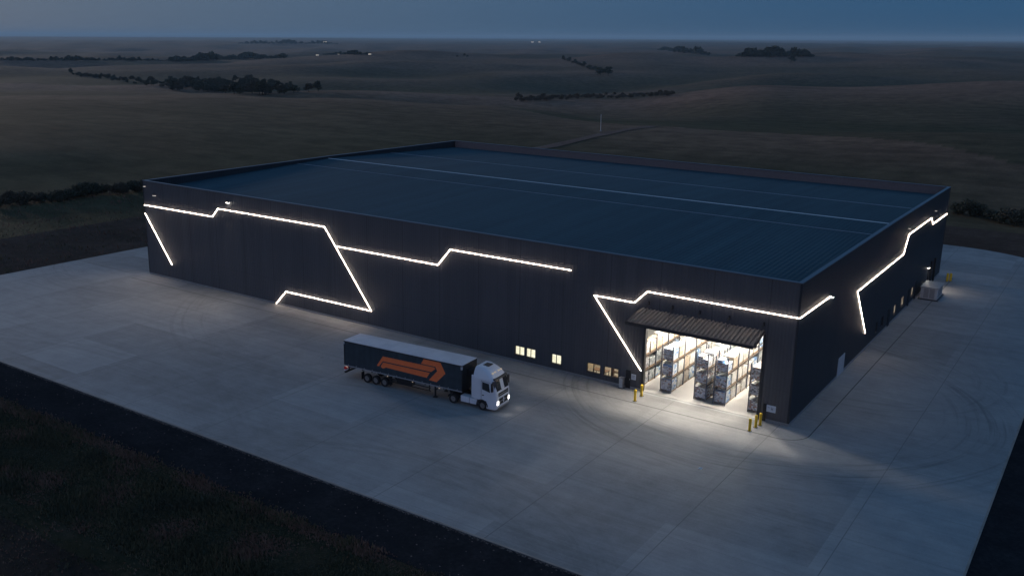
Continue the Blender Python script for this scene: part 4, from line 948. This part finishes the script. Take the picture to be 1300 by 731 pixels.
# shrubs near the site
for i, (px, py, s) in enumerate([(1214, 271, 1.1), (1222, 273, 1.4), (1232, 274, 1.5), (1243, 275, 1.3), (1258, 279, 1.2), (1275, 283, 1.5), (1287, 285, 1.6), (1299, 288, 1.5)]):
    plant(px, py, s, 'bush', ['dark shrub at the left end of the clump beyond the far right corner', 'second shrub from the left in the clump beyond the far right corner', 'tallest dark shrub in the clump beyond the far right corner', 'dark shrub at the right end of the clump beyond the far right corner'][i] if i < 4 else ['lowest dark shrub along the right field edge, leftmost of its four', 'dark shrub along the right field edge, second from the left', 'dark shrub along the right field edge, third from the left', 'dark shrub at the right rim of the picture by the field edge'][i-4], 'shrub', 'shrubs in the clump beyond the far right corner' if i < 4 else 'low shrubs along the right field edge')
frange(-6, 182, lambda f: 264-f*20, lambda f: 258-f*16, 34, .6, 1.3, 'low dark shrub in the hedge line left of the warehouse', 'shrubs of the hedge line left of the warehouse', 'shrub', 'bush')
# far woods that read as one mass
def wood(px0, px1, py, depth, n, s, label, py1=None):
    V, F_ = [], []; cms = []
    for cm, _ in TREES[:2]:
        co = np.zeros(len(cm.vertices)*3); cm.vertices.foreach_get('co', co); cms.append(co.reshape(-1, 3)[:4*160])
    allV = []; nq = 0
    for i in range(n):
        f = (i+random.random())/n; x, y, z = at(px0+(px1-px0)*f, (py+((py1 or py)-py)*f) + random.uniform(-depth, depth)); c_ = cms[i % 2]; k = s*random.uniform(.5, 1.25)*(.35+.65*math.sin(math.pi*min(1, max(0, f)))**.5)*(1+.25*math.sin(f*19+px0)); a = random.uniform(0, 6.28)
        R_ = np.array([[math.cos(a), -math.sin(a), 0], [math.sin(a), math.cos(a), 0], [0, 0, 1]]); P = c_*k
        # bigger leaf clumps
        q = P.reshape(-1, 4, 3); ctr = q.mean(1, keepdims=True); q = ctr+(q-ctr)*2.6; P = q.reshape(-1, 3)
        allV.append(P @ R_.T + np.array([x, y, z-1.5])); nq += len(c_)//4
    Vv = np.concatenate(allV); me = D.meshes.new('wood'); me.from_pydata([tuple(v) for v in Vv], [], [(4*i, 4*i+1, 4*i+2, 4*i+3) for i in range(nq)]); me.materials.append(M['leaf'])
    o = D.objects.new('woodland', me); COL.objects.link(o); tag(o, label, 'woodland', kind='stuff')
wood(215, 365, 77.5, 1.2, 170, 2.6, 'dense dark wood on the plain at upper left', 73)
wood(0, 215, 76.5, .6, 90, 1.6, 'long thin dark belt of trees at far left', 77)
wood(835, 900, 63, 1, 60, 3.2, 'dark wedge of wood near the horizon, left of the flat one', 70)
wood(935, 1034, 71.5, .8, 110, 3.0, 'flat dark strip of wood near the horizon at right')
wood(410, 470, 69.3, .5, 50, 1.6, 'trees around the far hamlet left of centre')
wood(300, 430, 55.5, .4, 60, 4, 'hazy thin wood just under the horizon', 56)
# hamlet and far lights
M['render'] = mat('pale_render', (.6, .57, .52), .8, var=.1); M['tiles'] = mat('dark_roof_tiles', (.12, .07, .055), .8, var=.2); M['winlit'] = mat('far_lit_window', (1, .9, .7), .5, emit=1.3, ecol=(1, .86, .66))
def house(px, py, s, lab, dim=1):
    x, y, z = at(px, py); o = D.objects.new('house', None); COL.objects.link(o); o.location = (x, y, z); o.rotation_euler = (0, 0, YAW + random.uniform(-.3, .3)); o.scale = (s, s, s)
    tag(o, lab, 'house', 'far hamlet houses'); MB().box(-5, 5, -3.5, 3.5, -1, 3).build('wall', M['render'], o)
    MB().prism([(-4.1, 3.003), (4.1, 3.003), (0, 5.2)], -5.4, 5.4, 0, 'x').build('roof', M['tiles'], o)
    for wx in (-3, 0, 3): MB().box(wx-.8, wx+.8, -3.56, -3.51, .9, 2.3).build('window', M['winlit'], o)
for px, py, s, lb in ((403, 70.8, 1.1, 'small pale house with lit windows, leftmost of the far hamlet'), (430, 69.6, .8, 'far small house in the middle of the hamlet'), (439, 69.2, .8, 'far small house right of the middle of the hamlet'), (470, 69.8, .8, 'far small house, rightmost of the hamlet'), (413, 54.5, 3, 'very far pale farmhouse just under the horizon'), (676, 54.2, 3.2, 'very far lit farmhouse at the horizon centre, left one'), (685, 54.2, 3.0, 'very far lit farmhouse at the horizon centre, right one')):
    house(px, py, s, lb)
# white pole in the field
x, y, z = at(762.5, 167); o = D.objects.new('marker_pole', None); COL.objects.link(o); o.location = (x, y, z); tag(o, 'thin white pole standing alone in the field behind the roof', 'pole')
h_ = 21/F_PX*math.hypot(x-CAM[0], y-CAM[1]); MB().cyl((0, 0, -.3), (0, 0, h_), .10, .075, k=8).build('shaft', mat('pole_paint', (.62, .62, .62), .5, var=.1), o); MB().box(-.25, .25, -.25, .25, -.1, .25).build('footing', M['steel'], o)
# ------------------------------------------------------------------ rough grass
def tufts(name, label, n, region, hmin, hmax, seed, mats, stub=2):
    r = np.random.default_rng(seed); P = region(r, n); z = -.06; n = len(P); W_ = []
    V = np.zeros((n*stub*3, 3)); k = 0
    for j in range(stub):
        a = r.uniform(0, 2*math.pi, n); h = r.uniform(hmin, hmax, n)*np.clip(1+.55*gnoise(P[:, 0]/1.1, P[:, 1]/1.1, seed+9), .25, 2.2); w = r.uniform(.03, .08, n); lean = r.uniform(.1, .6, n)*h; la = r.uniform(0, 2*math.pi, n)
        ox, oy = r.normal(0, .06, n), r.normal(0, .06, n)
        b0 = np.stack([P[:, 0]+ox-np.cos(a)*w, P[:, 1]+oy-np.sin(a)*w, np.full(n, z)], 1); b1 = np.stack([P[:, 0]+ox+np.cos(a)*w, P[:, 1]+oy+np.sin(a)*w, np.full(n, z)], 1)
        tp = np.stack([P[:, 0]+ox+np.cos(la)*lean, P[:, 1]+oy+np.sin(la)*lean, z+h], 1)
        V[j*n*3:(j+1)*n*3] = np.stack([b0, b1, tp], 1).reshape(-1, 3)
    V = site2world(V); m_ = len(V)//3
    me = D.meshes.new(name); me.vertices.add(len(V)); me.vertices.foreach_set('co', V.ravel()); me.loops.add(m_*3); me.loops.foreach_set('vertex_index', np.arange(m_*3, dtype=np.int32))
    me.polygons.add(m_); me.polygons.foreach_set('loop_start', np.arange(0, m_*3, 3, dtype=np.int32)); me.update(calc_edges=True)
    for q in mats: me.materials.append(q)
    pt = gnoise(V[::3, 0]/1.3, V[::3, 1]/1.3, seed+50) + r.normal(0, .5, m_); me.polygons.foreach_set('material_index', np.clip(((pt+1.6)/3.2*len(mats)), 0, len(mats)-1).astype(np.int32))
    o = D.objects.new(name, me); COL.objects.link(o); tag(o, label, 'grass', kind='stuff')
G1 = mat('green_grass', (.058, .058, .03), .9, var=.4, vscale=.5); G2 = mat('olive_grass', (.085, .078, .042), .9, var=.4, vscale=.5); G3 = mat('dry_grass', (.17, .10, .075), .9, var=.3, vscale=.5)
tufts('verge_grass', 'rough dark green grass on the verge along the front of the yard', 60000, lambda r, n: np.stack([r.uniform(-118, 5, n), -36.6-8.2*r.beta(1.2, 1.1, n)+.8*np.sin(np.arange(n)*.0)], 1), .10, .30, 3, [M['leaf'], G1, G2, G1, G2, G3])
tufts('dry_grass', 'dry brownish grass fringe between gravel strip and verge', 14000, lambda r, n: np.stack([r.uniform(-118, 5, n), -35.9+r.normal(0, .42, n)], 1), .08, .24, 4, [G3, G2, G3])
tufts('weeds', 'sparse dry weeds on the bare soil left of the yard', 9000, lambda r, n: np.stack([r.uniform(-160, -101.5, n), r.uniform(-30, 60, n)], 1), .1, .4, 5, [G2, G3])
tufts('field_grass', 'thin stubble on the dark field in the near corner', 16000, lambda r, n: np.stack([r.uniform(-90, 0, n), r.uniform(-62, -44.8, n)], 1), .05, .16, 6, [G3, G2, M['leaf']])
def pebbles(name, label, n, region, seed, m, s0, s1):
    r = np.random.default_rng(seed); P = region(r, n); V, F_ = [], []
    for i, (x, y) in enumerate(P):
        s_ = r.uniform(s0, s1); n0 = len(V); z = -.045
        for k in range(4): a = k*1.57+r.random(); V.append((x+s_*math.cos(a), y+s_*math.sin(a)*.8, z))
        V.append((x, y, z+s_*.7)); F_ += [(n0+k, n0+(k+1) % 4, n0+4) for k in range(4)]
    V = site2world(np.array(V)); me = D.meshes.new(name); me.from_pydata([tuple(v) for v in V], [], F_); me.materials.append(m)
    o = D.objects.new(name, me); COL.objects.link(o); tag(o, label, 'stones', kind='stuff')
M['stone'] = mat('pale_stone', (.20, .155, .13), .9, var=.4, vscale=1)
pebbles('edge_stones', 'loose pale stones along the edge of the concrete and gravel', 4200, lambda r, n: np.stack([r.uniform(-104, 22, n), PY0-.03-np.abs(r.normal(0, .10, n))], 1), 21, M['stone'], .02, .06)
pebbles('gravel_stones', 'scattered stones on the dark gravel strip', 420, lambda r, n: np.stack([r.uniform(-104, 22, n), r.uniform(-35, PY0-.1, n)], 1), 22, M['stone'], .02, .07)
# ------------------------------------------------------------------ evening air
HAZE = True
if HAZE:
    b = MB(); b.box(-46000, 46000, -46000, 46000, -130, 140); hz = b.build('haze', None, site=False); tag(hz, 'thin bluish evening haze over the plain', 'haze', kind='stuff')
    m = D.materials.new('haze_air'); m.use_nodes = True; t = m.node_tree; t.nodes.clear(); o_ = N(t, 'ShaderNodeOutputMaterial'); v_ = N(t, 'ShaderNodeVolumePrincipled')
    v_.inputs['Color'].default_value = (.5, .78, 1.0, 1); v_.inputs['Density'].default_value = 4.2e-5; v_.inputs['Anisotropy'].default_value = 0
    t.links.new(v_.outputs[0], o_.inputs['Volume']); hz.data.materials.clear(); hz.data.materials.append(m)
